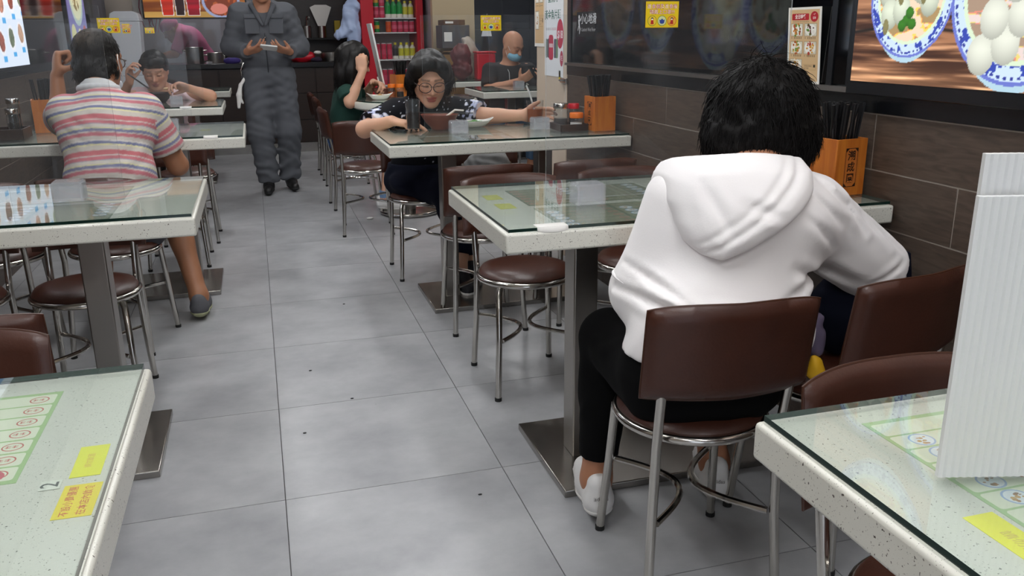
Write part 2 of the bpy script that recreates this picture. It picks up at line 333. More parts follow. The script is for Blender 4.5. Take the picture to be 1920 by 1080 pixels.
# plank tiles of the side walls (running bond)
wr = bpy.data.objects['wall_right']; wl = bpy.data.objects['wall_left']
rows = [(.974-.1455*(i+1), .974-.1455*i) for i in range(7)]
def plank_row(parent, xw, sgn, y_lo, y_hi, z0, z1, off):
    y = off-.614*12
    while y < y_hi:
        a, b = max(y, y_lo)+.0016, min(y+.614, y_hi)-.0016
        if b-a > .02:
            o = MB().box((0,0,0),(.016, b-a, z1-z0-.0032)).build('tile', MT['walltile'], parent, bevel=.0008, seg=1); o.location = (xw+sgn*.008, (a+b)/2, (z0+z1)/2)
        y += .614
for i, (z0, z1) in enumerate(rows):
    z0 = max(z0, 0)
    plank_row(wr, XR, 1, -.6, YP0, z0, z1, 1.917 if i % 2 == 0 else 1.61)
    plank_row(wl, XL, -1, 1.5, YC, z0, z1, 2.1 if i % 2 == 0 else 1.8)
# black cladding above the planks
struct(MB().bb(XR-.002, XR+.03, -.6, YP0, .976, 2.7).build('trim_1', MT['black']))
struct(MB().bb(XL-.03, XL+.002, 1.5, YC, .976, 2.7).build('trim_2', MT['black']))
# pillar clad in beige laminate
struct(MB().bb(XR-.004, XR+.12, YP0, YP1, 0, 2.7).build('wall_pillar', MT['beige'], bevel=.003))
# long black glass panel with ledge
g = empty('glass_wall_panel', (XR-.003, 3.1, 1.03), 0, 'long black reflective glass panel on right wall above wooden planks', 'wall panel')
MB().bb(-.006, .0, -1.06, 1.10, .012, 1.35).build('pane', MT['blackglass'], g)
MB().bb(-.022, .0, -1.08, 1.17, -.006, .008).build('ledge', MT['steel'], g)
for y in (-1.07, -.985, 1.13): MB().bb(-.010, .0, y-.012, y+.012, .008, 1.35).build('mullion', MT['black'], g)
g = empty('glass_wall_panel', (XL+.003, 7.1, 1.03), 0, 'dark reflective glass panel on left wall behind menu light box', 'wall panel')
MB().bb(0, .006, -1.2, 1.9, 0, 1.35).build('pane', MT['blackglass'], g)
# ------------------------------------------------------------------ ceiling lamps
def ceil_light(x, y, l, label, wd=.16):
    e = empty('ceiling_light', (x, y, 2.7), 0, label, 'ceiling light', 'long ceiling light panels')
    MB().bb(-wd/2-.02, wd/2+.02, -l/2-.02, l/2+.02, -.05, 0).build('housing', MT['white'], e)
    MB().bb(-wd/2, wd/2, -l/2, l/2, -.056, -.051).build('diffuser', MT['lamp'], e)
LT = [(-.62,-1.2,1.2),(.8,-1.2,1.2),(-.62,.9,1.2),(.8,.9,1.2),(-.62,2.9,1.2),(.8,2.9,1.2),(-.62,4.9,1.2),(.8,4.9,1.2),(.1,7.4,1.0),(2.0,6.0,1.0),(2.3,8.0,1.0),(-.5,10.6,1.2)]
for i, (x, y, l) in enumerate(LT):
    ceil_light(x, y, l, 'long white ceiling light panel above the dining room, out of view')
# ------------------------------------------------------------------ back-lit pictures
def bowls(u, v):
    W, Hh = 1.62, .80; x = u*W; y = v*Hh
    n = fbm2(x, y, 2.5, 26, 5); k = fbm2(x+n*.12, y+n*.02, 4, 120, 4); t = np.clip((n*.75+k*.75-.62)*3.2+.35, 0, 1)[..., None]
    c = (1-t)*np.array([.24,.13,.08])+t*np.array([.66,.46,.33]); hl = np.clip((k-.55)*5, 0, 1)[..., None]*np.clip((.30-y)/.30, 0, 1)[..., None]; c = c+hl*np.array([.40,.36,.30])
    sep = np.exp(-((y-.125-.008*np.sin(x*9))/.004)**2)[..., None]; c = c*(1-.8*sep)
    glow = np.exp(-(y/.035)**2)[..., None]*np.clip(.9-x, 0, 1)[..., None]; c = np.clip(c+glow*.35*np.array([1,.85,.65]), 0, 1)
    wob = 1+.18*(fbm2(x, y, 30, 30, 2)-.5); NB = fbm2(x, y, 12, 12, 2)
    def bowl(c, cx, cy, rx, ry, seed, kind):
        dx, dy = (x-cx)/rx, (y-cy)/ry; r = np.sqrt(dx*dx+dy*dy); a = np.arctan2(dy, dx)
        lowb = ((x-cx)/(rx*.82))**2+((y-cy+ry*.14)/(ry*.94))**2 < 1; c = np.where(lowb[..., None], np.array([.70,.82,.88]), c)
        fl = fbm2(a*2+seed, r, 5, 14, 3)[..., None]; rim = np.where(fl > .52, np.array([.20,.28,.68]), np.array([.80,.88,.97]))
        c = np.where((r < 1)[..., None], rim, c); c = np.where(((r < 1.0) & (r > .955))[..., None], np.array([.42,.47,.80]), c)
        dots = ((np.sin(a*60) > 0) & (r > .90) & (r < .935))[..., None]; c = np.where(dots, np.array([.2,.25,.6]), c)
        nd = fbm2(x+.3*NB, y, 22, 60, 3); soup = np.stack([.93-.25*(nd < .42), .84-.28*(nd < .45), .38+.35*(nd > .5)], -1)
        if kind: soup = soup*np.array([.98,.97,.95])+np.array([0,.02,.12])
        ins = np.sqrt(((x-cx)/(rx*.82))**2+((y-cy-.04*ry)/(ry*.82))**2); c = np.where((ins < 1)[..., None], soup, c)
        c = np.where(((ins < 1) & (ins > .93))[..., None], np.array([.85,.92,.80]), c); return c
    def blob(c, cx, cy, rx, ry, col, sh):
        d = ((x-cx)/rx)**2+((y-cy)/ry)**2; s = np.clip(1-.45*(d*.55+.7*np.clip(.25-(y-cy)/ry, 0, 1.2)), .3, 1)[..., None]
        return np.where((d < wob)[..., None], np.array(col)*(1-sh+sh*s), c)
    # u runs from the far end of the box (left in view) to the near end
    c = bowl(c, .192, .205, .140, .142, 1.3, 0)
    for a, b in ((.115,.215),(.150,.245),(.190,.235),(.225,.225),(.255,.195),(.125,.165),(.165,.175),(.20,.29),(.25,.27)): c = blob(c, a, b, .030, .038, (.90,.93,.84), .50)
    for a, b in ((.160,.205),(.235,.205),(.115,.135)): c = blob(c, a, b, .010, .020, (.55,.52,.34), .2)
    for a, b in ((.185,.150),(.205,.142),(.195,.168),(.172,.138)): c = blob(c, a, b, .014, .014, (.22,.50,.10), .5)
    c = bowl(c, .515, .200, .190, .188, 4.1, 1)
    for a, b in ((.428,.075),(.490,.098),(.452,.150),(.525,.155),(.575,.095),(.50,.225),(.59,.2)): c = blob(c, a, b, .038, .044, (.93,.94,.88), .42)
    for k, cx in enumerate((.98, 1.38)):
        c = bowl(c, cx, .25, .18, .19, 6.1+k, k)
        for a, b in ((-.05,.0),(.04,.04),(.0,-.06)): c = blob(c, cx+a, .25+b, .05, .055, (.95,.8,.6), .3)
    for cx, cy in ((.3,.58),(.75,.6),(1.2,.6)): c = bowl(c, cx, cy, .18, .17, cx*3, 0)
    return c
lb = empty('menu_light_box', (XR, 1.185, 1.057), 0, 'glowing light box picture of noodle soup bowls on right wall', 'light box')
MB().bb(-.03, -.004, -.83, .83, -.035, .88).build('frame', MT['black'], lb, bevel=.003)
o = raster('backlit_picture', 1.62, .80, 640, 320, bowls, attrmat('bright_backlit_print', .3, 1.15, .3), lb); o.matrix_local = plane_matrix((-.0325, 0, .40), (0,-1,0), (0,0,1))
def dishes(u, v):
    W, Hh = 1.9, .9; x = u*W; y = v*Hh; c = np.ones(u.shape+(3,))*np.array([.90,.94,1.0])
    c = np.where((np.abs(y-.40) < .025)[..., None], np.array([.40,.74,.95]), c); c = np.where((np.abs(y-.82) < .03)[..., None], np.array([.25,.60,.90]), c)
    k = 0
    for i in range(9):
        for j in range(4):
            cx = .08+i*.215+(j % 2)*.10; cy = .07+j*.20+(i % 3)*.022; k += 1
            d = ((x-cx)/.062)**2+((y-cy-.06)/.058)**2; n = fbm2(x, y, 40, 40, 2)[..., None]
            pal = [(.62,.34,.28),(.72,.5,.42),(.5,.28,.26),(.75,.6,.5),(.45,.5,.4)][k % 5]
            c = np.where((d < 1.35)[..., None], np.array([.96,.96,.98]), c); c = np.where((d < .85+.5*(n[...,0]-.5))[..., None], np.array(pal)*(.6+.9*n), c)
            c = np.where(((np.abs(x-cx-.02) < .035) & (np.abs(y-cy+.028) < .014))[..., None], np.array([.30,.68,.92]), c)
    return c
lb = empty('menu_light_box', (XL, 4.86, 1.03), 0, 'glowing white menu light box of dishes on left wall', 'light box')
MB().bb(.004, .03, -.97, .97, -.02, .95).build('frame', MT['black'], lb, bevel=.003)
o = raster('backlit_picture', 1.9, .9, 300, 150, dishes, attrmat('white_backlit_print', .3, 1.1, .3), lb); o.matrix_local = plane_matrix((.0325, 0, .455), (0,1,0), (0,0,1))
def purple_bowl(u, v):
    W, Hh = .72, .80; x = u*W; y = v*Hh; c = np.zeros(u.shape+(3,))+np.array([.50,.50,.72])-.12*v[..., None]+(.06*fbm2(x, y, 8, 8, 3))[..., None]
    def disc(c, cx, cy, r, col): return np.where((((x-cx)/r)**2+((y-cy)/r)**2 < 1)[..., None], np.array(col), c)
    c = disc(c, .38, .50, .29, (.72,.80,.78)); c = disc(c, .38, .50, .25, (.86,.88,.74)); n = fbm2(x, y, 18, 18, 3)[..., None]
    c = np.where((((x-.38)/.2)**2+((y-.52)/.2)**2 < 1)[..., None], np.where(n > .5, np.array([.90,.88,.72]), np.array([.55,.50,.34])), c)
    c = disc(c, .40, .60, .07, (.65,.32,.20)); c = disc(c, .14, .12, .10, (.85,.84,.62)); c = disc(c, .38, .10, .09, (.88,.86,.70)); return disc(c, .60, .13, .085, (.72,.30,.28))
lb = empty('poster_light_box', (XL, 7.60, 1.05), 0, 'lit purple poster of a soup bowl on left wall near kitchen', 'light box')
MB().bb(.004, .024, -.38, .38, -.02, .84).build('frame', MT['black'], lb, bevel=.002)
o = raster('backlit_picture', .72, .80, 120, 130, purple_bowl, attrmat('dim_backlit_print', .3, .8, .3), lb); o.matrix_local = plane_matrix((.0265, 0, .41), (0,1,0), (0,0,1))
# ------------------------------------------------------------------ counter and kitchen
CX0 = XL+.012
ct = empty('service_counter', (0, YC, 0), 0, 'long dark brown service counter with black worktop at the back', 'counter')
MB().bb(CX0, 1.08, .07, .62, 0, .10).build('plinth', MT['steeldark'], ct)
MB().bb(CX0, 1.08, .03, .62, .10, .865).build('body', MT['darkwood'], ct)
for i in range(5):
    for z0, z1 in ((.11,.33),(.34,.60),(.61,.86)):
        MB().bb(CX0+.473*i+.006, CX0+.473*(i+1)-.006, .012, .03, z0, z1).build('panel', MT['darkwood'], ct, bevel=.002)
MB().bb(CX0, 1.10, -.02, .64, .866, .915).build('worktop', MT['black'], ct, bevel=.004)
struct(MB().bb(.12, 1.80, YC+.95, YC+1.0, 0, 2.7).build('wall_service', MT['darkwood']))
struct(MB().bb(-1.02, 1.80, YC+.30, YC+.42, 1.92, 2.7).build('trim_3', MT['darkwood']))
def drinks(u, v):
    W, Hh = .95, .56; x = u*W; y = v*Hh; n = fbm2(x, y, 2, 30, 3); t = np.clip(n*1.6-.3, 0, 1)[..., None]; c = (1-t)*np.array([.45,.22,.08])+t*np.array([.80,.52,.20])
    c = np.where((y < .055)[..., None], np.array([.80,.62,.32])*(.8+.4*n[..., None]), c)
    for cx, w0, w1, col in ((.22,.045,.07,(.78,.18,.10)),(.335,.035,.05,(.18,.09,.10)),(.46,.05,.075,(.62,.05,.14))):
        hw = w0+(w1-w0)*y/.4; c = np.where(((np.abs(x-cx) < hw+.006) & (y > .018) & (y < .42))[..., None], np.array([.92,.88,.86]), c); c = np.where(((np.abs(x-cx) < hw) & (y > .02) & (y < .36))[..., None], np.array(col)*(.75+.6*n[..., None]), c)
    d = np.sqrt(((x-.72)/.18)**2+((y-.16)/.17)**2); c = np.where((d < 1)[..., None], np.array([.62,.66,.80]), c); c = np.where((d < .86)[..., None], np.where(fbm2(x, y, 40, 30, 2)[..., None] > .48, np.array([.72,.36,.18]), np.array([.50,.22,.12])), c)
    c = np.where(((((x-.70)/.08)**2+((y-.08)/.05)**2) < 1)[..., None], np.array([.88,.52,.46]), c); return c
sg = empty('drinks_sign', (-.50, YC+.14, 1.355), 0, 'picture sign of iced red drinks and noodles above kitchen counter', 'sign')
MB().bb(-.49, .49, .004, .05, -.01, .58).build('board', MT['black'], sg)
o = raster('backlit_picture', .95, .56, 200, 120, drinks, attrmat('sign_backlit_print', .3, .8, .3), sg); o.matrix_local = plane_matrix((0, .002, .285), (1,0,0), (0,0,1))
sc = empty('counter_screen', (-.62, YC+.10, .917), 0, 'hazy clear acrylic screen standing on the kitchen counter', 'screen')
MB().bb(-.46, .34, -.003, .003, 0, .42).build('sheet', MT['acrylic'], sc)
for x in (-.3, .2): MB().bb(x-.03, x+.03, -.04, .04, 0, .02).build('foot', MT['acrylblock'], sc)
# ------------------------------------------------------------------ tables
TZ = .762
def table(x0, x1, y0, y1, label, posts=(.30, .75), name='dining_table', flip=False):
    cx, cy = (x0+x1)/2, (y0+y1)/2; w, d = x1-x0, y1-y0
    t = empty(name, (cx, cy, 0), 0, label, 'table', 'terrazzo dining tables')
    MB().bb(-w/2, w/2, -d/2, d/2, .705, .7525).build('tabletop', MT['terrazzo'], t, bevel=.006, seg=3)
    gm = MB().bb(-w/2+.008, w/2-.008, -d/2+.008, d/2-.008, .7545, TZ); gm.m = [0,0,1,1,1,1]
    gm.build('glass_top', [MT['tabglass'], MT['glassedge']], t)
    for k in (posts):
        x = -w/2+k if not flip else w/2-k
        MB().bb(x-.034, x+.034, -.04, .04, .02, .705).build('post', MT['steel'], t, bevel=.004)
    xa, xb = min(posts), max(posts); xa, xb = (-w/2+xa-.12, -w/2+xb+.12) if not flip else (w/2-xb-.12, w/2-xa+.12)
    MB().bb(xa, xb, -.215, .215, 0, .022).build('base_plate', MT['steeldark'], t, bevel=.003)
    return t
table(.523, 1.545, .19, .794, 'foreground terrazzo table at right, glass top with white plastic divider standing on it')
table(.511, 1.553, 1.803, 2.417, 'terrazzo table where the woman in the white hoodie sits')
table(.492, 1.553, 3.452, 4.04, 'terrazzo table with cola glass, brown bowl and iced tea')
table(-1.29, -.172, .58, 1.192, 'foreground terrazzo table at left with number 2 and two yellow notices', flip=True)
table(-1.29, -.175, 2.237, 2.875, 'terrazzo table behind the numbered table, dark menus under its glass', flip=True)
table(-1.29, -.066, 4.017, 4.69, 'terrazzo table where the man in the striped shirt sits', flip=True)
table(-1.29, -.21, 5.778, 6.43, 'terrazzo table where the woman in pale pink eats', flip=True)
table(-1.29, -.2, 7.45, 7.95, 'far terrazzo table in front of the kitchen counter', flip=True)
table(1.65, 2.75, 6.40, 7.02, 'terrazzo table in side bay where the masked man sits')
table(1.70, 2.75, 7.86, 8.46, 'empty terrazzo table in side bay behind the masked man')
rt = empty('round_table', (1.05, 5.97, 0), 0, 'round white table where the girl in green sits', 'table')
MB().lathe([(.0,.70),(.41,.70),(.43,.712),(.43,.745),(.424,.7525),(0,.7525)], n=64).build('tabletop', MT['terrazzo'], rt)
gm = MB().lathe([(0,.7545),(.415,.7545),(.415,TZ),(0,TZ)], n=64); gm.m = [0]*64+[1]*64+[0]*64; gm.build('glass_top', [MT['tabglass'], MT['glassedge']], rt)
MB().cyl((-.1,-.2,.02),(-.1,-.2,.70),.04,.04).build('post', MT['steel'], rt)
MB().lathe([(0,0),(.19,0),(.19,.012),(.05,.03),(0,.03)], (-.1,-.2,0), 40).build('base_plate', MT['steeldark'], rt)
MB().tube([(-.1+.20*math.cos(a),-.2+.20*math.sin(a),.02) for a in np.linspace(0,2*math.pi,40,endpoint=False)], .009, 8, closed=True).build('base_ring', MT['chrome'], rt)
# ------------------------------------------------------------------ chairs
def arc_stretch(s):
    P = []
    for i in range(17):
        t = -1+2*i/16; P.append((s*(.125-.105*math.cos(t*math.pi/2)), t*.15, .205))
    return P
def make_chair():
    c = empty('dining_chair', (0,0,0))
    MB().lathe([(0,.385),(.15,.385),(.158,.392),(.16,.402),(.150,.416),(.11,.427),(.05,.431),(0,.432)], n=48).build('seat', MT['leather'], c)
    MB().tube([(.160*math.cos(a),.160*math.sin(a),.388) for a in np.linspace(0,2*math.pi,48,endpoint=False)], .0105, 10, closed=True).build('seat_ring', MT['chrome'], c)
    for s in (-1,1):
        f = MB().tube([(s*.115,.095,.386),(s*.128,.125,.36),(s*.135,.145,.2),(s*.147,.166,.004)], .0105, 10).build('leg', MT['chrome'], c)
        MB().cyl((s*.147,.166,0),(s*.147,.166,.012),.0118,n=10).build('foot_cap', MT['rubber'], f)
        b = MB().tube([(s*.147,-.172,.004),(s*.138,-.155,.2),(s*.133,-.152,.38),(s*.135,-.173,.50),(s*.137,-.197,.655)], .0105, 10).build('leg', MT['chrome'], c)
        MB().cyl((s*.147,-.172,0),(s*.147,-.172,.012),.0118,n=10).build('foot_cap', MT['rubber'], b)
        MB().tube(arc_stretch(s), .0075, 8).build('stretcher', MT['chrome'], c)
    # leather backrest: a padded panel curved round the sitter, top edge slightly arched
    nx, nz = 24, 12; vs = []; hw, th = .176, .016
    for side in (1,-1):
        for j in range(nz+1):
            for i in range(nx+1):
                u = -1+2*i/nx; v = j/nz; x = hw*u; top = .700-.012*u*u*u*u-.004*u*u; z = .497+.004*abs(u)+(top-.497)*v
                pad = 1-.75*max(0, (abs(u)-.9)/.1)**2-.75*max(0, (abs(v-.5)*2-.85)/.15)**2
                y = -.205+.036*u*u-.028*(v-.3); vs.append((x, y+side*th*max(.12, pad), z))
    n1 = (nx+1)*(nz+1); fs = []
    for j in range(nz):
        for i in range(nx):
            a = j*(nx+1)+i; fs.append((a+1,a,a+nx+1,a+nx+2)); b = n1+a; fs.append((b,b+1,b+nx+2,b+nx+1))
    bd = [i for i in range(nx+1)]+[(j+1)*(nx+1)-1 for j in range(1,nz+1)]+[nz*(nx+1)+i for i in range(nx-1,-1,-1)]+[j*(nx+1) for j in range(nz-1,0,-1)]
    for a, b in zip(bd, bd[1:]+bd[:1]): fs.append((a,b,n1+b,n1+a))
    br = MB().add(vs, fs).build('backrest', MT['leather'], c, angle=60)
    MB().tube([vs[i] if False else tuple((np.array(vs[i])+np.array(vs[n1+i]))/2) for i in bd], .0028, 6, closed=True).build('piping', MT['piping'], br)
    return c
CH0 = make_chair(); _used = [False]
def chair(x, y, deg, label):
    o = CH0 if not _used[0] else copy_tree(CH0); _used[0] = True
    o.location = (x, y, 0); o.rotation_euler = (0, 0, math.radians(deg)); return tag(o, label, 'chair', 'brown leather round-seat chairs')
CHAIRS = [
 (.857,1.555,-5,'brown leather chair that the woman in the white hoodie sits on'),
 (1.262,1.605,12,'brown leather chair against plank wall, beside the hoodie woman'),
 (.905,.800,180,'brown leather chair facing the camera, tucked under foreground right table'),
 (.837,2.72,180,'brown leather chair facing the camera, aisle side, at the hoodie woman table'),
 (1.285,2.74,180,'brown leather chair facing the camera, wall side, at the hoodie woman table'),
 (.850,3.385,-3,'brown leather chair with its back to camera, aisle side of the cola table'),
 (1.285,3.385,0,'brown leather chair with its back to camera, wall side of the cola table'),
 (.765,4.26,180,'brown leather chair under the woman with glasses'),
 (1.17,4.34,180,'brown leather chair beside the woman with glasses, grey bag on it'),
 (.605,5.325,-6,'empty brown leather chair with its back to camera, in front of the round table'),
 (.63,6.16,-88,'brown leather chair under the girl in green'),
 (.66,7.2,-90,'brown leather chair seen in profile behind the girl in green, nearer one'),
 (.66,7.8,-90,'brown leather chair seen in profile behind the girl in green, farther one'),
 (-.585,3.57,-12,'brown leather chair that the man in the striped shirt sits on'),
 (-1.0,3.57,0,'brown leather chair next to the striped man, by left wall'),
 (-.590,2.955,180,'brown leather chair facing the camera behind steel post, under dark menu table'),
 (-.985,2.955,180,'brown leather chair at left picture edge, tucked under dark menu table'),
 (-.600,1.905,0,'brown leather chair at left edge whose back shows behind another backrest'),
 (-.565,1.395,180,'brown leather chair at left edge, nearest backrest behind the numbered table'),
 (-.47,4.86,180,'brown leather chair on the far side of the striped man table'),
 (-.44,5.42,0,'brown leather chair with its back to camera at the pink woman table'),
 (-.63,6.68,180,'brown leather chair under the woman in pale pink'),
 (2.13,7.36,180,'brown leather chair under the masked man'),
 (2.25,6.2,0,'brown leather chair with its back to camera in side bay'),
]
for a in CHAIRS: chair(*a)
bc = bpy.data.objects['dining_chair.004']; st_ = MB().tube([(.160,-.182,.655),(.215,-.172,.655)], .0105, 12); st_.ball((.216,-.172,.655), .0125, 10); st_.build('bare_tube_end', MT['chrome'], bc)['label'] = 'bare chrome tube end of the back frame'
# ------------------------------------------------------------------ figures: smooth bodies grown from tapered limbs
class Sdf:
    """smooth union of tapered limbs and ellipsoids"""
    def __init__(s): s.p = []
    def limb(s, a, b, ra, rb, k=.02, g=''): s.p.append(('c', np.asarray(a,float), np.asarray(b,float), ra, rb, k, g)); return s
    def ell(s, c, r, F=None, k=.02, g='', sub=False): s.p.append(('s' if sub else 'e', np.asarray(c,float), np.asarray(r,float), np.eye(3) if F is None else np.asarray(F,float), None, k, g)); return s
    def path(s, P, R, k=.02, g=''):
        for i in range(len(P)-1): s.limb(P[i], P[i+1], R[i], R[i+1], k, g)
        return s
    def bounds(s, gs=None, pad=.03):
        lo = np.full(3, 1e9); hi = -lo
        for q in s.p:
            if q[0] == 's' or (gs and q[6] not in gs): continue
            if q[0] == 'c':
                for P, r in ((q[1],q[3]),(q[2],q[4])): lo = np.minimum(lo, P-r); hi = np.maximum(hi, P+r)
            else: r = max(q[2]); lo = np.minimum(lo, q[1]-r); hi = np.maximum(hi, q[1]+r)
        return lo-pad, hi+pad
    def __call__(s, X, gs=None):
        d = np.full(len(X), .5, np.float32)
        for q in s.p:
            if gs and q[6] not in gs: continue
            k = q[5]
            if q[0] == 'c':
                a, b, ra, rb = q[1:5]; m = k+.07; lo = np.minimum(a-ra, b-rb)-m; hi = np.maximum(a+ra, b+rb)+m
            else: c, r, F = q[1:4]; m = k+.07; lo = c-max(r)-m; hi = c+max(r)+m
            idx = np.nonzero(np.all((X > lo) & (X < hi), 1))[0]
            if len(idx) == 0: continue
            P = X[idx]
            if q[0] == 'c':
                ba = b-a; t = np.clip(((P-a)@ba)/max(ba@ba, 1e-9), 0, 1); e = np.linalg.norm(P-a-t[:,None]*ba, axis=1)-(ra+(rb-ra)*t)
            else:
                L = (P-c)@F.T; k0 = np.linalg.norm(L/r, axis=1); k1 = np.linalg.norm(L/(r*r), axis=1); e = k0*(k0-1)/np.maximum(k1, 1e-6)
            o = d[idx]
            if q[0] == 's': h = np.clip(.5-.5*(o+e)/k, 0, 1); d[idx] = o*(1-h)+(-e)*h+k*h*(1-h)
            else: h = np.clip(.5+.5*(o-e)/k, 0, 1); d[idx] = o*(1-h)+e*h-k*h*(1-h)
        return d
def sdf_mesh(name, fn, lo, hi, h, colfn=None):
    """surface nets over a grid, refined only near the surface"""
    lo = np.asarray(lo,float); n = np.ceil((np.asarray(hi)-lo)/h/4).astype(int)*4+1; S = 4; cn = (n-1)//S+1
    g = np.stack(np.meshgrid(*[lo[i]+h*S*np.arange(cn[i]) for i in range(3)], indexing='ij'), -1).reshape(-1,3).astype(np.float32)
    cd = fn(g).reshape(cn); near = np.abs(cd) < h*S*1.9
    nb = near.copy()
    for ax in range(3):
        nb[tuple(slice(1,None) if i == ax else slice(None) for i in range(3))] |= near[tuple(slice(None,-1) if i == ax else slice(None) for i in range(3))]
        nb[tuple(slice(None,-1) if i == ax else slice(None) for i in range(3))] |= near[tuple(slice(1,None) if i == ax else slice(None) for i in range(3))]
    up = lambda A: np.repeat(np.repeat(np.repeat(A, S, 0), S, 1), S, 2)[S//2:S//2+n[0], S//2:S//2+n[1], S//2:S//2+n[2]]
    pad = lambda A: np.pad(A, 1, mode='edge')
    D = up(pad(cd))[S//2:S//2+n[0]+0, S//2:S//2+n[1], S//2:S//2+n[2]] if False else None
    ix = [np.clip(np.round(np.arange(n[i])/S).astype(int), 0, cn[i]-1) for i in range(3)]
    D = cd[np.ix_(*ix)].astype(np.float32); Mk = nb[np.ix_(*ix)]
    I = np.argwhere(Mk); D[Mk] = fn((lo+I*h).astype(np.float32))
    ins = D < 0; c = 0; cnt = None
    a = ins[:-1,:-1,:-1].astype(np.int8)
    tot = sum(ins[x:x+n[0]-1, y:y+n[1]-1, z:z+n[2]-1].astype(np.int8) for x in (0,1) for y in (0,1) for z in (0,1))
    act = (tot > 0) & (tot < 8); C = np.argwhere(act); vid = np.full(act.shape, -1, np.int64); vid[act] = np.arange(len(C))
    sm = np.zeros((len(C),3)); ct = np.zeros(len(C)); cor = [(x,y,z) for x in (0,1) for y in (0,1) for z in (0,1)]
    val = {q: D[C[:,0]+q[0], C[:,1]+q[1], C[:,2]+q[2]] for q in cor}
    for p in cor:
        for ax in range(3):
            if p[ax]: continue
            q = list(p); q[ax] = 1; q = tuple(q); A, B = val[p], val[q]; cr = (A < 0) != (B < 0); t = np.where(cr, A/np.where(cr, A-B, 1), 0)
            e = np.tile(np.array(p, float), (len(C),1)); e[:,ax] += t; sm[cr] += e[cr]; ct[cr] += 1
    Vv = lo+h*(C+sm/ct[:,None]); F = []
    for ax in range(3):
        o = [i for i in range(3) if i != ax]; sl0 = [slice(None)]*3; sl1 = [slice(None)]*3; sl0[ax] = slice(None,-1); sl1[ax] = slice(1,None)
        A = ins[tuple(sl0)]; B = ins[tuple(sl1)]; E = np.argwhere(A != B)
        E = E[(E[:,o[0]] > 0) & (E[:,o[1]] > 0) & (E[:,o[0]] < n[o[0]]-1) & (E[:,o[1]] < n[o[1]]-1)]
        fl = A[E[:,0],E[:,1],E[:,2]]; q = []
        for d0, d1 in ((0,0),(1,0),(1,1),(0,1)):
            k = E.copy(); k[:,o[0]] -= d0; k[:,o[1]] -= d1; q.append(vid[k[:,0],k[:,1],k[:,2]])
        Q = np.stack(q, 1); flip = fl if ax == 1 else ~fl; Q[flip] = Q[flip][:, ::-1]; F.append(Q)
    F = np.concatenate(F); F = F[(F >= 0).all(1)]
    me = bpy.data.meshes.new(name); me.vertices.add(len(Vv)); me.vertices.foreach_set('co', Vv.ravel()); me.loops.add(len(F)*4); me.loops.foreach_set('vertex_index', F.ravel().astype(np.int32))
    me.polygons.add(len(F)); me.polygons.foreach_set('loop_start', np.arange(len(F),dtype=np.int32)*4); me.polygons.foreach_set('use_smooth', np.ones(len(F),bool)); me.update(calc_edges=True)
    if colfn is not None:
        cc = np.clip(colfn(Vv), 0, 1); at = me.color_attributes.new('Col', 'FLOAT_COLOR', 'POINT'); at.data.foreach_set('color', np.concatenate([cc, np.ones((len(cc),1))],1).astype(np.float32).ravel())
    return me, Vv
SKIN = attrmat('skin', .5, sss=.12, spec=.4); CLOTH = attrmat('printed_cloth', .9, spec=.2, bump=(400,.15)); HAIR = mat('black_hair','#0b0909',.62,spec=.22); HAIRB = mat('dark_brown_hair','#120e0c',.5,spec=.3)
def mixc(a, b, t): t = np.clip(t, 0, 1)[:,None]; return np.asarray(a)*(1-t)+np.asarray(b)*t
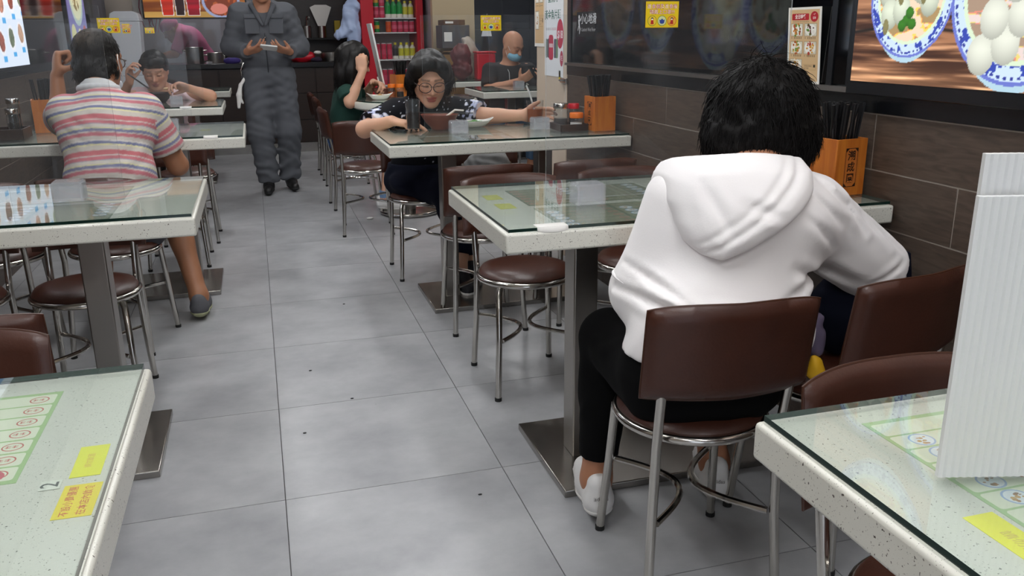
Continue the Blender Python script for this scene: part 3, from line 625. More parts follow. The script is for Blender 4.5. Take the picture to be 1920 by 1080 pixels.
class Figure:
    """one person: joints in world space; R = the person's own right side"""
    def __init__(s, name, label, root, J, head_f, tone, scale=1.0, head_up=(0,0,1), bulk=1.0, female=False):
        s.J = {k: np.asarray(v,float) for k, v in J.items()}; J = s.J; s.sc = scale; s.tone = np.array(lin(tone)); s.b = Sdf(); b = s.b; B = bulk
        s.e = empty(name, root, 0, label, 'person'); s.root = np.asarray(root,float)
        rt = nrm(J['sR']-J['sL']); up = nrm(J['chest']-J['pelvis']); fw = nrm(np.cross(up, rt)); up = np.cross(rt, fw); s.T = np.array([rt, fw, up]); T = s.T; s.fw = fw; s.up = up; s.rt = rt
        hr = nrm(J['hR']-J['hL']); PF = np.array([hr, nrm(np.cross(up, hr)), up]); s.PF = PF
        # torso
        b.ell(J['pelvis'], np.array([.150,.108,.11])*B, PF, .05, 'torso'); mid = (J['pelvis']+J['chest'])/2
        b.ell(mid, np.array([.132 if female else .138,.100,.14])*B, T, .06, 'torso'); b.ell(J['chest'], np.array([.140,.102,.15])*B, T, .05, 'torso')
        sh = (J['sL']+J['sR'])/2; b.limb(J['sL']*.8+sh*.2, J['sR']*.8+sh*.2, .052*B, .052*B, .05, 'torso'); b.limb(sh-up*.02, J['neck'], .065*B, .055, .05, 'torso')
        if female:
            for q in (-1,1): b.ell(J['chest']+fw*.075*B+rt*q*.062-up*.02, np.array([.052,.05,.055])*B, T, .03, 'torso')
        for S in 'LR':
            g = 'arm'+S; b.limb(J['s'+S], J['e'+S], .050*B, .041*B, .03, g); b.limb(J['e'+S], J['w'+S], .039*B, .026, .02, 'fore'+S)
            d = J['w'+S]-J['e'+S]; b.ell(J['e'+S]+d*.28, (.035*B,.035*B,.06), np.array([*frame_from(d), nrm(d)]), .02, 'fore'+S)
            g = 'thigh'+S; b.limb(J['h'+S], J['k'+S], .086*B, .056*B, .04, g); b.limb(J['k'+S], J['a'+S], .053*B, .036, .025, 'shin'+S)
            d = J['a'+S]-J['k'+S]; b.ell(J['k'+S]+d*.3-nrm(J['t'+S]-J['a'+S])*.012, (.045*B,.045*B,.10), np.array([*frame_from(d), nrm(d)]), .03, 'shin'+S)
            fd = J['t'+S]-J['a'+S]; fd[2] = 0; fd = nrm(fd); an = J['a'+S]; z0 = an[2]-.085
            b.limb((*(an-fd*.025)[:2], z0+.032), (*(an+fd*.12)[:2], z0+.028), .030, .026, .03, 'foot'+S); b.limb(an, an+fd*.09-V(0,0,.045), .034, .026, .03, 'foot'+S)
        # head
        hf = nrm(head_f); hu = nrm(np.asarray(head_up)-hf*(np.asarray(head_up)@hf)); hr = np.cross(hf, hu); s.H = np.array([hr, hf, hu]); H = s.H; C = J['head']; s.C = C
        L = lambda x, y, z: C+scale*(x*hr+y*hf+z*hu); s.L = L; k = scale
        b.limb(J['neck']-up*.03, L(0,-.02,-.06), .055*(.92 if female else 1), .052*(.9 if female else 1), .03, 'neck')
        b.ell(L(0,-.012,.032), np.array([.075,.093,.086])*k, H, .02, 'head'); b.ell(L(0,.018,-.03), np.array([.063,.070,.082])*k, H, .03, 'head')
        for q in (-1,1):
            b.limb(L(q*.052,-.002,-.05), L(q*.016,.062,-.096), .018*k, .017*k, .03, 'head'); b.ell(L(q*.038,.058,-.022), np.array([.022,.02,.02])*k, H, .02, 'head')
            b.limb(L(q*.05,.062,.024), L(q*.012,.080,.020), .010*k, .010*k, .018, 'head')
        b.ell(L(0,.070,-.1), np.array([.02,.016,.015])*k, H, .02, 'head')
        for q in (-1,1): b.ell(L(q*.031,.092,.002), np.array([.017,.014,.010])*k, H, .012, 'head', sub=True)
        for q in (-1,1): b.ell(L(q*.031,.073,.001), np.array([.0145,.0135,.0105])*k, H, .004, 'head')
        b.limb(L(0,.080,.010), L(0,.104,-.030), .0065*k, .0105*k, .012, 'head')
        for q in (-1,1): b.ell(L(q*.0115,.092,-.034), np.array([.0085,.009,.0075])*k, H, .006, 'head')
        b.ell(L(0,.084,-.060), np.array([.024,.0115,.0075])*k, H, .007, 'head'); b.ell(L(0,.082,-.073), np.array([.020,.0115,.0075])*k, H, .007, 'head')
        b.ell(L(0,.099,-.0665), np.array([.024,.009,.0018])*k, H, .003, 'head', sub=True)
        for q in (-1,1):
            b.ell(L(q*.077,-.012,-.006), np.array([.008,.020,.031])*k, H, .007, 'head'); b.ell(L(q*.086,-.007,-.004), np.array([.006,.011,.020])*k, H, .005, 'head', sub=True)
    def hand(s, S, dirn, palm, curl=(.4,.5,.4), thumb=(.5,.7,.3), spread=.10, size=1.0, curls=None):
        """palm: direction out of the palm; the thumb leaves the side of the palm near its base"""
        w = s.J['w'+S]; f = nrm(dirn); n = np.asarray(palm,float); n = nrm(n-f*(n@f)); t = np.cross(n, f) if S == 'L' else np.cross(f, n); z = size; b = s.b; g = 'hand'+S
        b.ell(w+f*.052*z, np.array([.040,.052,.0155])*z, np.array([t, f, n]), .015, g); ends = []
        for i, (o, l, ba) in enumerate(((.027,1.0,.090),(.009,1.1,.094),(-.010,1.02,.089),(-.027,.8,.080))):
            p = w+f*ba*z+t*o*z; b.limb(w+t*o*.6*z+f*.01, p, .013*z, .0115*z, .01, g); d0 = nrm(f+t*(o/.027)*spread); cu = curls[i] if curls else curl; a = 0
            for j, (ln, r0, r1) in enumerate(((.040,.0098,.0090),(.026,.0090,.0082),(.021,.0082,.0070))):
                a += cu[j]; d = d0*math.cos(a)+n*math.sin(a); e = p+d*ln*l*z; b.limb(p, e, r0*z, r1*z, .0035, g); p = e
            ends.append(p)
        p = w+f*.022*z+t*.026*z+n*.004; d = nrm(f*thumb[0]+t*thumb[1]+n*thumb[2]); b.limb(w+f*.01+t*.01, p+d*.02*z, .015*z, .0145*z, .012, g); q = p+d*.045*z; b.limb(p+d*.02*z, q, .0135*z, .011*z, .005, g)
        d2 = nrm(d+f*.45+n*.15); b.limb(q, q+d2*.03*z, .011*z, .0085*z, .004, g); ends.append(q+d2*.03*z); return ends
    def skincol(s, lips=None, brows=True, extra=None):
        tone = s.tone; lips = np.array(lin(lips)) if lips else tone*np.array([.82,.55,.55])
        def fn(P):
            n = vnoise(P*25)[:,None]; c = tone*(.93+.14*n); Q = ((P-s.C)@s.H.T)/s.sc; x, y, z = Q.T; face = y > .03
            d = np.minimum(((x/.024)**2+((z+.060)/.0065)**2), ((x/.02)**2+((z+.073)/.0065)**2)); c = mixc(c, lips, face*(1.3-d)*2)
            if brows:
                bz = z-(.026-.09*np.maximum(0, np.abs(x)-.03)); c = mixc(c, np.array([.02,.016,.014]), face*np.clip(1.5-(np.abs(bz)/.0036)**2, 0, .62)*(np.abs(x) > .012)*(np.abs(x) < .050))
            ez = z+.0045; c = mixc(c, np.array([.012,.01,.01]), face*np.clip(1.5-(ez/.0028)**2, 0, .9)*(np.abs(np.abs(x)-.031) < .0155)*(y > .06))
            ck = np.exp(-(((np.abs(x)-.04)/.02)**2+((z+.03)/.02)**2))*face; c = mixc(c, tone*np.array([1.05,.78,.74]), ck*.5)
            return extra(P, c) if extra else c
        return fn
    def body(s, h=.006, **kw):
        lo, hi = s.b.bounds(); me, P = sdf_mesh('body', s.b, lo, hi, h, s.skincol(**kw)); me.materials.append(SKIN); o = link('body', me, None, s.e); o.location = -s.root; return o
    def wear(s, name, groups, off, mat, clips=(), fold=None, h=.006, colfn=None, extra=None, parent=None, label=None, hollow=None):
        """clothing: the covered body regions, looser by off, cut at planes (point, outward normal)"""
        q = s.b; lo, hi = q.bounds(groups, .03+off)
        if extra is not None: l2, h2 = extra.bounds(None, .02); lo = np.minimum(lo, l2); hi = np.maximum(hi, h2)
        def fn(P):
            d = q(P, groups)-off
            if extra is not None: e = extra(P); k = .025; hh = np.clip(.5+.5*(d-e)/k, 0, 1); d = d*(1-hh)+e*hh-k*hh*(1-hh)
            if fold is not None:
                ii = np.nonzero(np.abs(d) < .035)[0]
                if len(ii): d[ii] = d[ii]+fold(P[ii])
            for pt, nm in clips:
                loc = None
                d = np.maximum(d, (P-np.asarray(pt))@nrm(nm)) if not callable(pt) else np.maximum(d, pt(P))
            return d.astype(np.float32)
        me, P = sdf_mesh(name, fn, lo, hi, h, colfn); me.materials.append(mat); o = link(name, me, None, s.e)
        o.location = -s.root
        if parent: o.parent = parent; o.location = (0,0,0)
        if label: o['label'] = label
        return o, P
    def add(s, name, mb, mat, parent=None, **kw):
        o = mb.build(name, mat, s.e, **kw); o.location = -s.root
        if parent: o.parent = parent; o.location = (0,0,0)
        return o
    def _cut(s, a, b, t, rad):
        p = a+(b-a)*t; d = nrm(b-a)
        def fn(P):
            w = (P-p)@d; r = np.linalg.norm(P-p-w[:,None]*d, axis=1); return np.where((r < rad) & (np.abs(w) < .16), w, -1.)
        return fn, None
    def cuff(s, S, t, rad=.085):
        """clothing ends at a plane across the arm, t = 0..2 along shoulder-elbow-wrist"""
        J = s.J; return s._cut(J['s'+S], J['e'+S], t, rad) if t <= 1 else s._cut(J['e'+S], J['w'+S], t-1, rad)
    def legcuff(s, S, t, rad=.14):
        J = s.J; return s._cut(J['h'+S], J['k'+S], t, rad) if t <= 1 else s._cut(J['k'+S], J['a'+S], t-1, rad)
    def shoe(s, S, mat, solemat, h=.005, high=0, ln=.17, txt=None):
        J = s.J; an = J['a'+S]; fd = J['t'+S]-an; fd[2] = 0; fd = nrm(fd); z0 = an[2]-.085; sd = V(-fd[1],fd[0],0); F = np.array([sd, fd, (0,0,1)])
        q = Sdf(); P0 = V(*an[:2], z0); q.limb(P0-fd*.03+V(0,0,.042), P0+fd*.05+V(0,0,.042), .038, .038, .02); q.limb(P0+fd*.05+V(0,0,.036), P0+fd*ln+V(0,0,.030), .040, .030, .02); q.limb(P0-fd*.032+V(0,0,.05), P0-fd*.036+V(0,0,.075+high), .033, .030, .02); q.limb(P0+fd*.02+V(0,0,.06+high*.6), P0+fd*.09+V(0,0,.045), .040, .034, .02)
        tr = lambda P: np.maximum(np.maximum(q(P), -(P[:,2]-z0-.016)), .006-((P-an)@V(0,0,1)*0+np.linalg.norm((P-an)[:, :2], axis=1))+np.where(P[:,2]-z0 > .078+high, .034, -.06))
        me, P = sdf_mesh('shoe', lambda P: np.maximum(q(P), z0+.014-P[:,2]).astype(np.float32), *q.bounds(None,.02), h); me.materials.append(mat); o = link('shoe', me, None, s.e); o.location = -s.root
        sm, _ = sdf_mesh('sole', lambda P: np.maximum(np.maximum(q(P)-.004, P[:,2]-z0-.026), z0+.001-P[:,2]).astype(np.float32), *q.bounds(None,.025), h); sm.materials.append(solemat); so = link('sole', sm, None, o); return o
def strands(name, roots, dirs, length, seg, r, mat, parent, root, curl=.4, grav=.5, pull=None, seed=1, taper=.25):
    """a head of hair: every strand a thin tapering tube"""
    g = np.random.default_rng(seed); N = len(roots); P = np.array(roots, float); D = np.array(dirs, float); D /= np.linalg.norm(D, axis=1)[:,None]; ln = length*(.6+.8*g.random(N))[:,None]/seg; path = [P.copy()]
    ph = g.random((N,3))*6.28
    for i in range(seg):
        w = np.stack([np.sin(ph[:,j]+i*1.3*(1+.3*j)) for j in range(3)], 1)*curl; D = D+w*.35+np.array([0,0,-grav])/seg*2
        if pull is not None: D = D+pull(P)
        D /= np.linalg.norm(D, axis=1)[:,None]; P = P+D*ln; path.append(P.copy())
    path = np.stack(path, 1); K = seg+1; T = np.gradient(path, axis=1); T /= np.linalg.norm(T, axis=2)[...,None]+1e-9
    A = np.cross(T, np.array([.3,.5,.81])); A /= np.linalg.norm(A, axis=2)[...,None]+1e-9; Bv = np.cross(T, A); rr = (r*(1-(1-taper)*np.linspace(0,1,K)**2))[None,:,None]
    vs = np.stack([path+rr*(math.cos(a)*A+math.sin(a)*Bv) for a in (0,2.094,4.189)], 2); vi = np.arange(N*K*3).reshape(N,K,3)
    F = np.concatenate([np.stack([vi[:,:-1,j], vi[:,:-1,(j+1)%3], vi[:,1:,(j+1)%3], vi[:,1:,j]], -1).reshape(-1,4) for j in range(3)])
    me = bpy.data.meshes.new(name); vv = vs.reshape(-1,3); me.vertices.add(len(vv)); me.vertices.foreach_set('co', vv.ravel()); me.loops.add(len(F)*4); me.loops.foreach_set('vertex_index', F.ravel().astype(np.int32)); me.polygons.add(len(F)); me.polygons.foreach_set('loop_start', np.arange(len(F),dtype=np.int32)*4); me.polygons.foreach_set('use_smooth', np.ones(len(F),bool)); me.update(calc_edges=True); me.materials.append(mat)
    o = link(name, me, None, parent); o['kind'] = 'stuff'; return o
def folds(dirs, amp=.004, scale=18, freq=60, seed=0):
    """soft cloth creases: bands across the given directions, broken up by noise"""
    def fn(P):
        r = 0
        for i, d in enumerate(dirs):
            n = vnoise(P*scale*.35+seed+i*9.1); m = np.clip(vnoise(P*scale*.5+seed*3+i*5.3)*2-.7, 0, 1); ph = P@nrm(d)*freq+n*7; r = r-amp*m*(np.abs(np.sin(ph))**1.6-.4)
        return r+amp*.8*(vnoise(P*scale*1.1+seed)-.5)
    return fn
# ================================================================== PEOPLE
def z0c(*a): return np.array(a, float)
# ------------------------------------------------ woman in the white hoodie, seen from behind
hw = Figure('person', 'woman in white hoodie and black trousers seated with her back to camera', (.87,1.56,0), dict(
 pelvis=(.868,1.515,.505), chest=(.975,1.592,.765), neck=(1.02,1.625,.905), head=(1.085,1.70,1.00), sR=(1.160,1.60,.805), sL=(.835,1.60,.842),
 eR=(1.385,1.635,.628), eL=(.768,1.625,.645), wR=(1.27,1.87,.815), wL=(1.02,1.84,.82), hR=(.955,1.53,.475), hL=(.785,1.53,.475),
 kR=(1.035,1.89,.475), kL=(.775,1.82,.470), aR=(1.075,1.80,.095), aL=(.742,1.805,.100), tR=(1.15,2.0,.03), tL=(.778,1.99,.03)), (.05,.9,-.42), '#b07a5c', 1.0, bulk=1.08, female=True)
hw.hand('R', (-.6,.6,-.15), (-.3,-.1,-1), (.4,.6,.4)); hw.hand('L', (.8,.5,-.1), (.2,-.1,-1), (.4,.6,.4))
hw.body(.007)
hx = Sdf(); 
for S in 'LR': hx.limb(hw.J['s'+S]*.75+hw.J['chest']*.25+V(0,-.0,.0), hw.J['e'+S]*.92+hw.J['s'+S]*.08, .068, .082 if S == 'R' else .066, .05)
hx.limb(hw.J['pelvis']+V(-.06,-.035,.06), hw.J['pelvis']+V(.13,-.01,.06), .105, .10, .06); hx.ell((.905,1.545,.62),(.185,.135,.13),hw.T,.07); hx.ell((.99,1.57,.79),(.19,.125,.12),hw.T,.07)
def crease(P, a, b, wd, amp):
    a, b = np.asarray(a), np.asarray(b); ab = b-a; t = np.clip(((P[:,[0,2]]-a)@ab)/(ab@ab), 0, 1); d = np.linalg.norm(P[:,[0,2]]-a-t[:,None]*ab, axis=1)+.006*(vnoise(P*30)-.5); e = np.sin(np.pi*np.clip(t, .04, .96))**.6
    return amp*e*(np.exp(-(d/wd)**2)-.55*np.exp(-((d-2.2*wd)/(1.3*wd))**2))
def hfold(P):
    r = .004*(vnoise(P*9)-.5)+.002*(vnoise(P*24+5)-.5)
    for a, b, wd, am in (((.70,.668),(.90,.640),.008,.016),((.74,.60),(1.05,.585),.010,.010),((.72,.72),(.79,.66),.007,.009),
        ((1.07,.875),(1.17,.79),.007,.007),((1.13,.88),(1.22,.80),.007,.008),((1.18,.86),(1.26,.76),.007,.009),((1.04,.83),(1.16,.74),.008,.007),((1.22,.83),(1.34,.72),.007,.008),((1.27,.80),(1.40,.69),.007,.007),((1.15,.70),(1.28,.63),.009,.009),((1.02,.72),(1.17,.66),.010,.009),((.98,.66),(1.13,.70),.009,.006),((1.30,.63),(1.39,.68),.006,.006)):
        r = r+crease(P, a, b, wd, am)*(P[:,1] < 1.62)
    return r
HOOD = mat('white_sweatshirt','#f1eeee',.9,spec=.15,sheen=.15,bump=(300,.08))
sw, _ = hw.wear('hoodie', {'torso','armL','armR','foreL'}, .022, HOOD, [hw.cuff('R',.97,.115), hw.cuff('L',1.34,.075), ((.87,1.5,.545),(0,0,-1)), (hw.J['neck']-hw.up*.004,(hw.up+V(0,.2,.1)))], hfold, .0065, extra=hx)
for S, sg in (('R',1),('L',-1)):
    e = hw.J['e'+S]; d = nrm(e-hw.J['s'+S]); a, b_ = frame_from(d); c = e-d*.012
    hw.add('cuff_seam', MB().tube([c+(.0745)*(math.cos(t)*a+math.sin(t)*b_)-d*.006 for t in np.linspace(0,2*math.pi,32,endpoint=False)], .0045, 8, closed=True), HOOD, sw)
HPOLY = np.array([(.812,.945),(.786,.905),(.780,.862),(.786,.818),(.800,.784),(.826,.760),(.852,.752),(.900,.772),(.960,.803),(1.02,.838),(1.075,.872),(1.105,.905),(1.09,.935),(.95,.95)])
def poly_sd(Q, V2):
    d = np.full(len(Q), 1e9); sg = np.ones(len(Q)); n = len(V2)
    for i in range(n):
        a, b = V2[i], V2[i-1]; e = b-a; w_ = Q-a; t = np.clip((w_@e)/(e@e), 0, 1); d = np.minimum(d, ((w_-t[:,None]*e)**2).sum(1)); c1 = Q[:,1] >= a[1]; c2 = Q[:,1] < b[1]; c3 = e[0]*w_[:,1] > e[1]*w_[:,0]; fl = (c1 & c2 & c3) | (~c1 & ~c2 & ~c3); sg = np.where(fl, -sg, sg)
    return sg*np.sqrt(d)
def hood_fn(P):
    d = hw.b(P, {'torso','armL','armR'})-.022; e = hx(P); k = .025; hh = np.clip(.5+.5*(d-e)/k, 0, 1); d = d*(1-hh)+e*hh-k*hh*(1-hh)
    pd = poly_sd(P[:,[0,2]]+.004*(vnoise(P*22)[:,None]-.5), HPOLY); dr = np.abs((P[:,0]-.852)*.55-(P[:,2]-.752)*.83)      # distance from the right hem
    t = .016+.012*np.clip(-pd/.03, 0, 1)+.008*np.exp(-((P[:,2]-.80)/.05)**2)-.006*np.exp(-((dr-.030)/.006)**2)-.004*np.exp(-((dr-.052)/.006)**2)+.006*(vnoise(P*14+3)-.5)+crease(P, (.83,.90), (.86,.81), .010, -.006)+crease(P, (.90,.86), (.97,.835), .009, -.006)
    k = .014; a_, b_ = d-t, pd; h2 = np.clip(.5-.5*(a_-b_)/k, 0, 1); m_ = b_*h2+a_*(1-h2)+k*h2*(1-h2); return np.maximum(np.maximum(m_, P[:,1]-1.64), (P-hw.J['neck']-hw.up*.004)@nrm(hw.up+V(0,.2,.1))).astype(np.float32)
me, _ = sdf_mesh('hood', hood_fn, (.74,1.38,.72), (1.14,1.68,.97), .005); me.materials.append(HOOD); o = link('hood', me, None, sw)
BT = mat('black_leggings','#09090a',.9,spec=.12)
hw.wear('trousers', {'thighL','thighR','shinL','shinR','torso'}, .010, BT, [hw.legcuff('L',1.83), hw.legcuff('R',1.83), ((.87,1.5,.59),(0,0,1))], folds([(.3,.3,.9)], .004, 20, 60, 5), .0075)
WS = mat('white_sneaker','#e4e2e0',.5); wso = mat('white_sole','#d9d7d3',.6); 
for S in 'LR':
    o = hw.shoe(S, WS, wso, .005, .015, .165); an = hw.J['a'+S]; fd = nrm((hw.J['t'+S]-an)*V(1,1,0)); pr = Print(.040,.012,'#d6d4d2',.0004); pr.text('adidas',0,0,.0145,'#5f5b57',.01)
    q = pr.place('heel_print', an-fd*.0735+V(0,0,-.020), (fd[1],-fd[0],0), (0,0,1), None, o); q.matrix_world = plane_matrix(an-fd*.0712+V(0,0,-.020), (fd[1],-fd[0],0), (0,0,1)) if False else q.matrix_world
    q.parent = hw.e; q.location = Vector(an-fd*.0722+V(0,0,-.018)-hw.root)
# bobbed wavy hair
hb = Sdf(); hc = V(1.068,1.692,1.018); hb.ell(hc, (.112,.116,.110), hw.H, .03); hb.ell(hc+V(-.058,-.01,-.052), (.072,.088,.072), None, .03); hb.ell(hc+V(.064,-.01,-.050), (.070,.088,.072), None, .03); hb.ell(hc+V(.0,-.062,-.050), (.088,.052,.070), None, .03); hb.ell(hc+V(-.005,-.05,-.10), (.062,.035,.03), None, .03)
hfn = lambda P: (hb(P)+.010*(vnoise(P*30)-.5)+.010*(vnoise(P*80)-.5)).astype(np.float32)
me, HP = sdf_mesh('hair', hfn, *hb.bounds(None,.03), .006); me.materials.append(HAIR); ho = link('hair', me, None, hw.e); ho.location = -hw.root
g = np.random.default_rng(3); pk = HP[g.choice(len(HP), 9000)]; out = pk-hc; out /= np.linalg.norm(out, axis=1)[:,None]
tan = np.array([0,0,-1.])-out*(out@np.array([0,0,-1.]))[:,None]; strands('hair_strands', pk, tan+out*(.16-.22*np.clip(out[:,2:],0,1))+(g.random(pk.shape)-.5)*.6, .036, 6, .0010, HAIR, ho, None, .8, .35, seed=4)
# parting of the crown: a little scalp between the strands
hw.add('scalp', MB().ball(hc+V(-.008,-.045,.092), (.007,.016,.007), 12), mat('scalp','#4a372b',.7))
hw.add('earring', MB().tube([(.958+.006*math.cos(a),1.66,.918+.011*math.sin(a)) for a in np.linspace(0,6.28,14)[:-1]], .0016, 6, closed=True), MT['chrome'])
# ------------------------------------------------ woman with glasses, dark blouse
gw = Figure('person', 'woman with glasses and black flowered blouse, leaning over bowl', (.78,4.28,0), dict(
 pelvis=(.765,4.33,.50), chest=(.795,4.27,.755), neck=(.80,4.215,.885), head=(.800,4.125,.985), sR=(.640,4.25,.815), sL=(.960,4.25,.815),
 eR=(.478,4.12,.755), eL=(1.075,4.12,.795), wR=(.588,3.985,.802), wL=(1.225,3.99,.805), hR=(.70,4.31,.465), hL=(.85,4.31,.465), kR=(.84,4.02,.46), kL=(.95,4.0,.46), aR=(.95,4.06,.095), aL=(.862,3.88,.095), tR=(.95,3.9,.03), tL=(.865,3.69,.03)), (-.06,-.9,-.36), '#cf9f83', 1.04, bulk=.96, female=True)
e = gw.hand('R', (.75,-.55,-.12), (.1,-.1,-1), (.45,.7,.5), curls=[(.15,.25,.2),(.6,.8,.5),(.7,.9,.5),(.7,.9,.5)]); gw.hand('L', (.9,-.1,.02), (.3,-.95,-.1), (.5,.6,.4), (.5,.6,.5))
gw.body(.0052, lips='#a8564f')
def blouse(P):
    n = vnoise(P*130); c = np.tile(np.array([.008,.008,.011]), (len(P),1)); c = mixc(c, np.array([.75,.76,.82]), (n > .87)*1.)
    for S in 'LR':
        J = gw.J; a, b = J['s'+S], J['e'+S]; t = ((P-a)@(b-a))/((b-a)@(b-a)); near = np.linalg.norm(P-(a+np.clip(t,0,1)[:,None]*(b-a)), axis=1) < .09; m = vnoise(P*55)
        c = mixc(c, np.array([.48,.52,.72]), near*(t > .42)*(m > .55)); c = mixc(c, np.array([.80,.80,.86]), near*(t > .42)*(m > .68))
    return c
gx2 = Sdf()
for S in 'LR': gx2.limb(gw.J['s'+S], gw.J['e'+S]*.8+gw.J['s'+S]*.2, .058, .068, .04)
gw.wear('blouse', {'torso','armL','armR'}, .014, CLOTH, [gw.cuff('R',.80), gw.cuff('L',.80), ((.77,4.3,.50),(0,0,-1)), (gw.J['neck']+gw.up*.005+V(0,-.04,0),(0,-.35,1))], folds([(.4,.3,.8)], .004, 18, 50, 2), .006, blouse, gx2)
gsk = Sdf(); gsk.ell((.715,4.235,.475),(.115,.135,.072),None,.04); gsk.ell((.82,4.24,.475),(.115,.125,.07),None,.04)
gw.wear('trousers', {'thighL','thighR','torso','shinL','shinR'}, .022, MT['navy'], [((.77,4.3,.56),(0,0,1)), gw.legcuff('L',1.8,.09), gw.legcuff('R',1.8,.09)], folds([(.5,.4,.6),(-.6,.2,.6)], .009, 16, 45, 7), .008, extra=gsk)
for S in 'LR': gw.shoe(S, mat('black_canvas','#15161b',.8), wso, .007)
gh = Sdf(); L = gw.L
gh.ell(L(0,-.020,.040), (.089,.100,.088), gw.H, .02); 
for q in (-1,1): gh.path([L(q*.070,.01,.055),L(q*.082,.002,-.01),L(q*.080,-.006,-.075)], [.027,.027,.020], .03)
gh.path([L(.015,.062,.088),L(-.045,.058,.068),L(-.074,.038,.025)], [.024,.026,.024], .04); gh.path([L(.015,.062,.088),L(.055,.05,.07),L(.076,.03,.02)], [.024,.026,.024], .04); gh.path([L(0,-.08,0),L(0,-.075,-.07)], [.05,.035], .04); gh.ell(L(.004,.110,.015), (.060,.060,.066), gw.H, .012, sub=True)
me, HP = sdf_mesh('hair', lambda P: (gh(P)+.006*(vnoise(P*np.array([70,70,25]))-.5)).astype(np.float32), *gh.bounds(None,.03), .005); me.materials.append(HAIRB); ho = link('hair', me, None, gw.e); ho.location = -gw.root
pk = HP[g.choice(len(HP), 2200)]; ql = ((pk-gw.C)@gw.H.T)/gw.sc; pk = pk[(ql[:,1] < .02) | (ql[:,2] > .10)]; out = pk-gw.C; out /= np.linalg.norm(out, axis=1)[:,None]; strands('hair_strands', pk, out*.15+np.array([0,0,-1.])+(g.random(pk.shape)-.5)*.3, .035, 5, .0009, HAIRB, ho, None, .15, .4, seed=5)
def glasses(fig, frame_mat, r=(.024,.020), yy=.101):
    m = MB(); L = fig.L
    for q in (-1,1):
        m.tube([L(q*.032+r[0]*math.cos(a), yy-.006*abs(math.cos(a))*(q*math.cos(a) > 0), -.002+r[1]*math.sin(a)) for a in np.linspace(0,6.283,28)[:-1]], .0018, 6, closed=True)
        m.tube([L(q*.055,yy-.008,.004),L(q*.074,.07,.006),L(q*.082,.0,.006)], .0016, 6)
    m.tube([L(-.009,yy,.002),L(0,yy+.004,.005),L(.009,yy,.002)], .0016, 6); o = fig.add('glasses', m, frame_mat)
    for q in (-1,1):
        lm = MB().poly if False else None; n = 20; v = [L(q*.032+r[0]*math.cos(a), yy-.004, -.002+r[1]*math.sin(a)) for a in np.linspace(0,6.283,n+1)[:-1]]
        fig.add('lens', MB().add(v, [tuple(range(n))]), MT['drinkglass'], o)
    return o
glasses(gw, mat('dark_spectacle_frame','#2b2422',.3), (.028,.024), .104)
# ------------------------------------------------ man in the striped polo shirt, from behind
sm = Figure('person', 'man in striped polo shirt seated with his back to camera at left', (-.58,3.65,0), dict(
 pelvis=(-.572,3.60,.51), chest=(-.582,3.715,.80), neck=(-.602,3.83,.985), head=(-.600,3.92,1.095), sR=(-.432,3.79,.90), sL=(-.735,3.79,.90),
 eR=(-.345,3.86,.665), eL=(-.80,4.03,.85), wR=(-.455,4.11,.805), wL=(-.795,4.07,1.03), hR=(-.49,3.60,.47), hL=(-.66,3.60,.47), kR=(-.40,3.985,.455), kL=(-.70,4.0,.46), aR=(-.318,3.80,.10), aL=(-.72,3.95,.10), tR=(-.31,3.99,.03), tL=(-.72,4.15,.03)), (.30,.93,-.12), '#a06f52', 1.04, bulk=1.03)
sm.hand('R', (-.4,.9,0), (0,0,-1), (.3,.5,.4)); sm.hand('L', (.10,.25,1), (.9,.3,-.2), (1.25,1.55,1.2), (.3,.35,.9))
def bald(P, c):
    Q = (P-sm.C)@sm.H.T; x, y, z = Q.T/sm.sc; n = vnoise(P*np.array([160,160,160])); hairy = (z > -.055-.02*(y > -.02))*(y < .035-.3*np.maximum(0,.02-z)*(z < .02))*(np.abs(x) < .2)*((np.abs(x) < .079)+(z > .04) > 0)
    ear = (np.abs(x) > .074)*(np.abs(y+.012) < .03)*(np.abs(z+.004) < .04); hairy = hairy*(1-ear)
    return mixc(c, np.array([.010,.009,.008]), hairy*(.55+.45*(n > .3))*(z < 9))
sm.body(.006, extra=bald)
hr_ = Sdf(); L = sm.L; hr_.ell(L(0,-.022,.038), (.083,.096,.086), sm.H, .02); hr_.path([L(-.055,-.04,-.02),L(0,-.09,-.03),L(.055,-.04,-.02)], [.035,.03,.035], .03); hr_.path([L(-.04,-.07,-.065),L(.04,-.07,-.065)], [.03,.03], .03); hr_.ell(L(0,.115,-.01), (.085,.075,.085), sm.H, .02, sub=True)
for q in (-1,1): hr_.ell(L(q*.092,-.005,-.012), (.022,.026,.036), sm.H, .01, sub=True)
me, HP = sdf_mesh('hair', lambda P: (hr_(P)+.004*(vnoise(P*90)-.5)).astype(np.float32), *hr_.bounds(None,.02), .005, lambda P: mixc(np.tile(np.array([.011,.010,.009]),(len(P),1)), np.array([.10,.07,.045]), np.exp(-(np.linalg.norm((P-L(-.02,-.082,.075))/V(.05,.05,.035), axis=1))**2)*(.4+.6*vnoise(P*120))))
me.materials.append(attrmat('short_hair', .6, spec=.3)); ho = link('hair', me, None, sm.e); ho.location = -sm.root
pk = HP[g.choice(len(HP), 1500)]; out = pk-sm.C; out /= np.linalg.norm(out, axis=1)[:,None]; strands('hair_strands', pk, out*.5+np.array([0,-.2,-.7])+(g.random(pk.shape)-.5)*.5, .012, 3, .0009, HAIRB, ho, None, .1, .3, seed=6)
ST = [(0,'#bdb6ae'),(.10,'#b9727a'),(.20,'#c2bbb2'),(.235,'#7d7f9c'),(.315,'#d5cf9f'),(.345,'#c8c3ba'),(.43,'#9a9aa5'),(.45,'#bd747b'),(.54,'#c4bdb5'),(.57,'#bb6d72'),(.70,'#c0b9b0'),(.83,'#d6d09f'),(.87,'#747896'),(.95,'#cbc6c0'),(1.01,'#bdb6ae')]
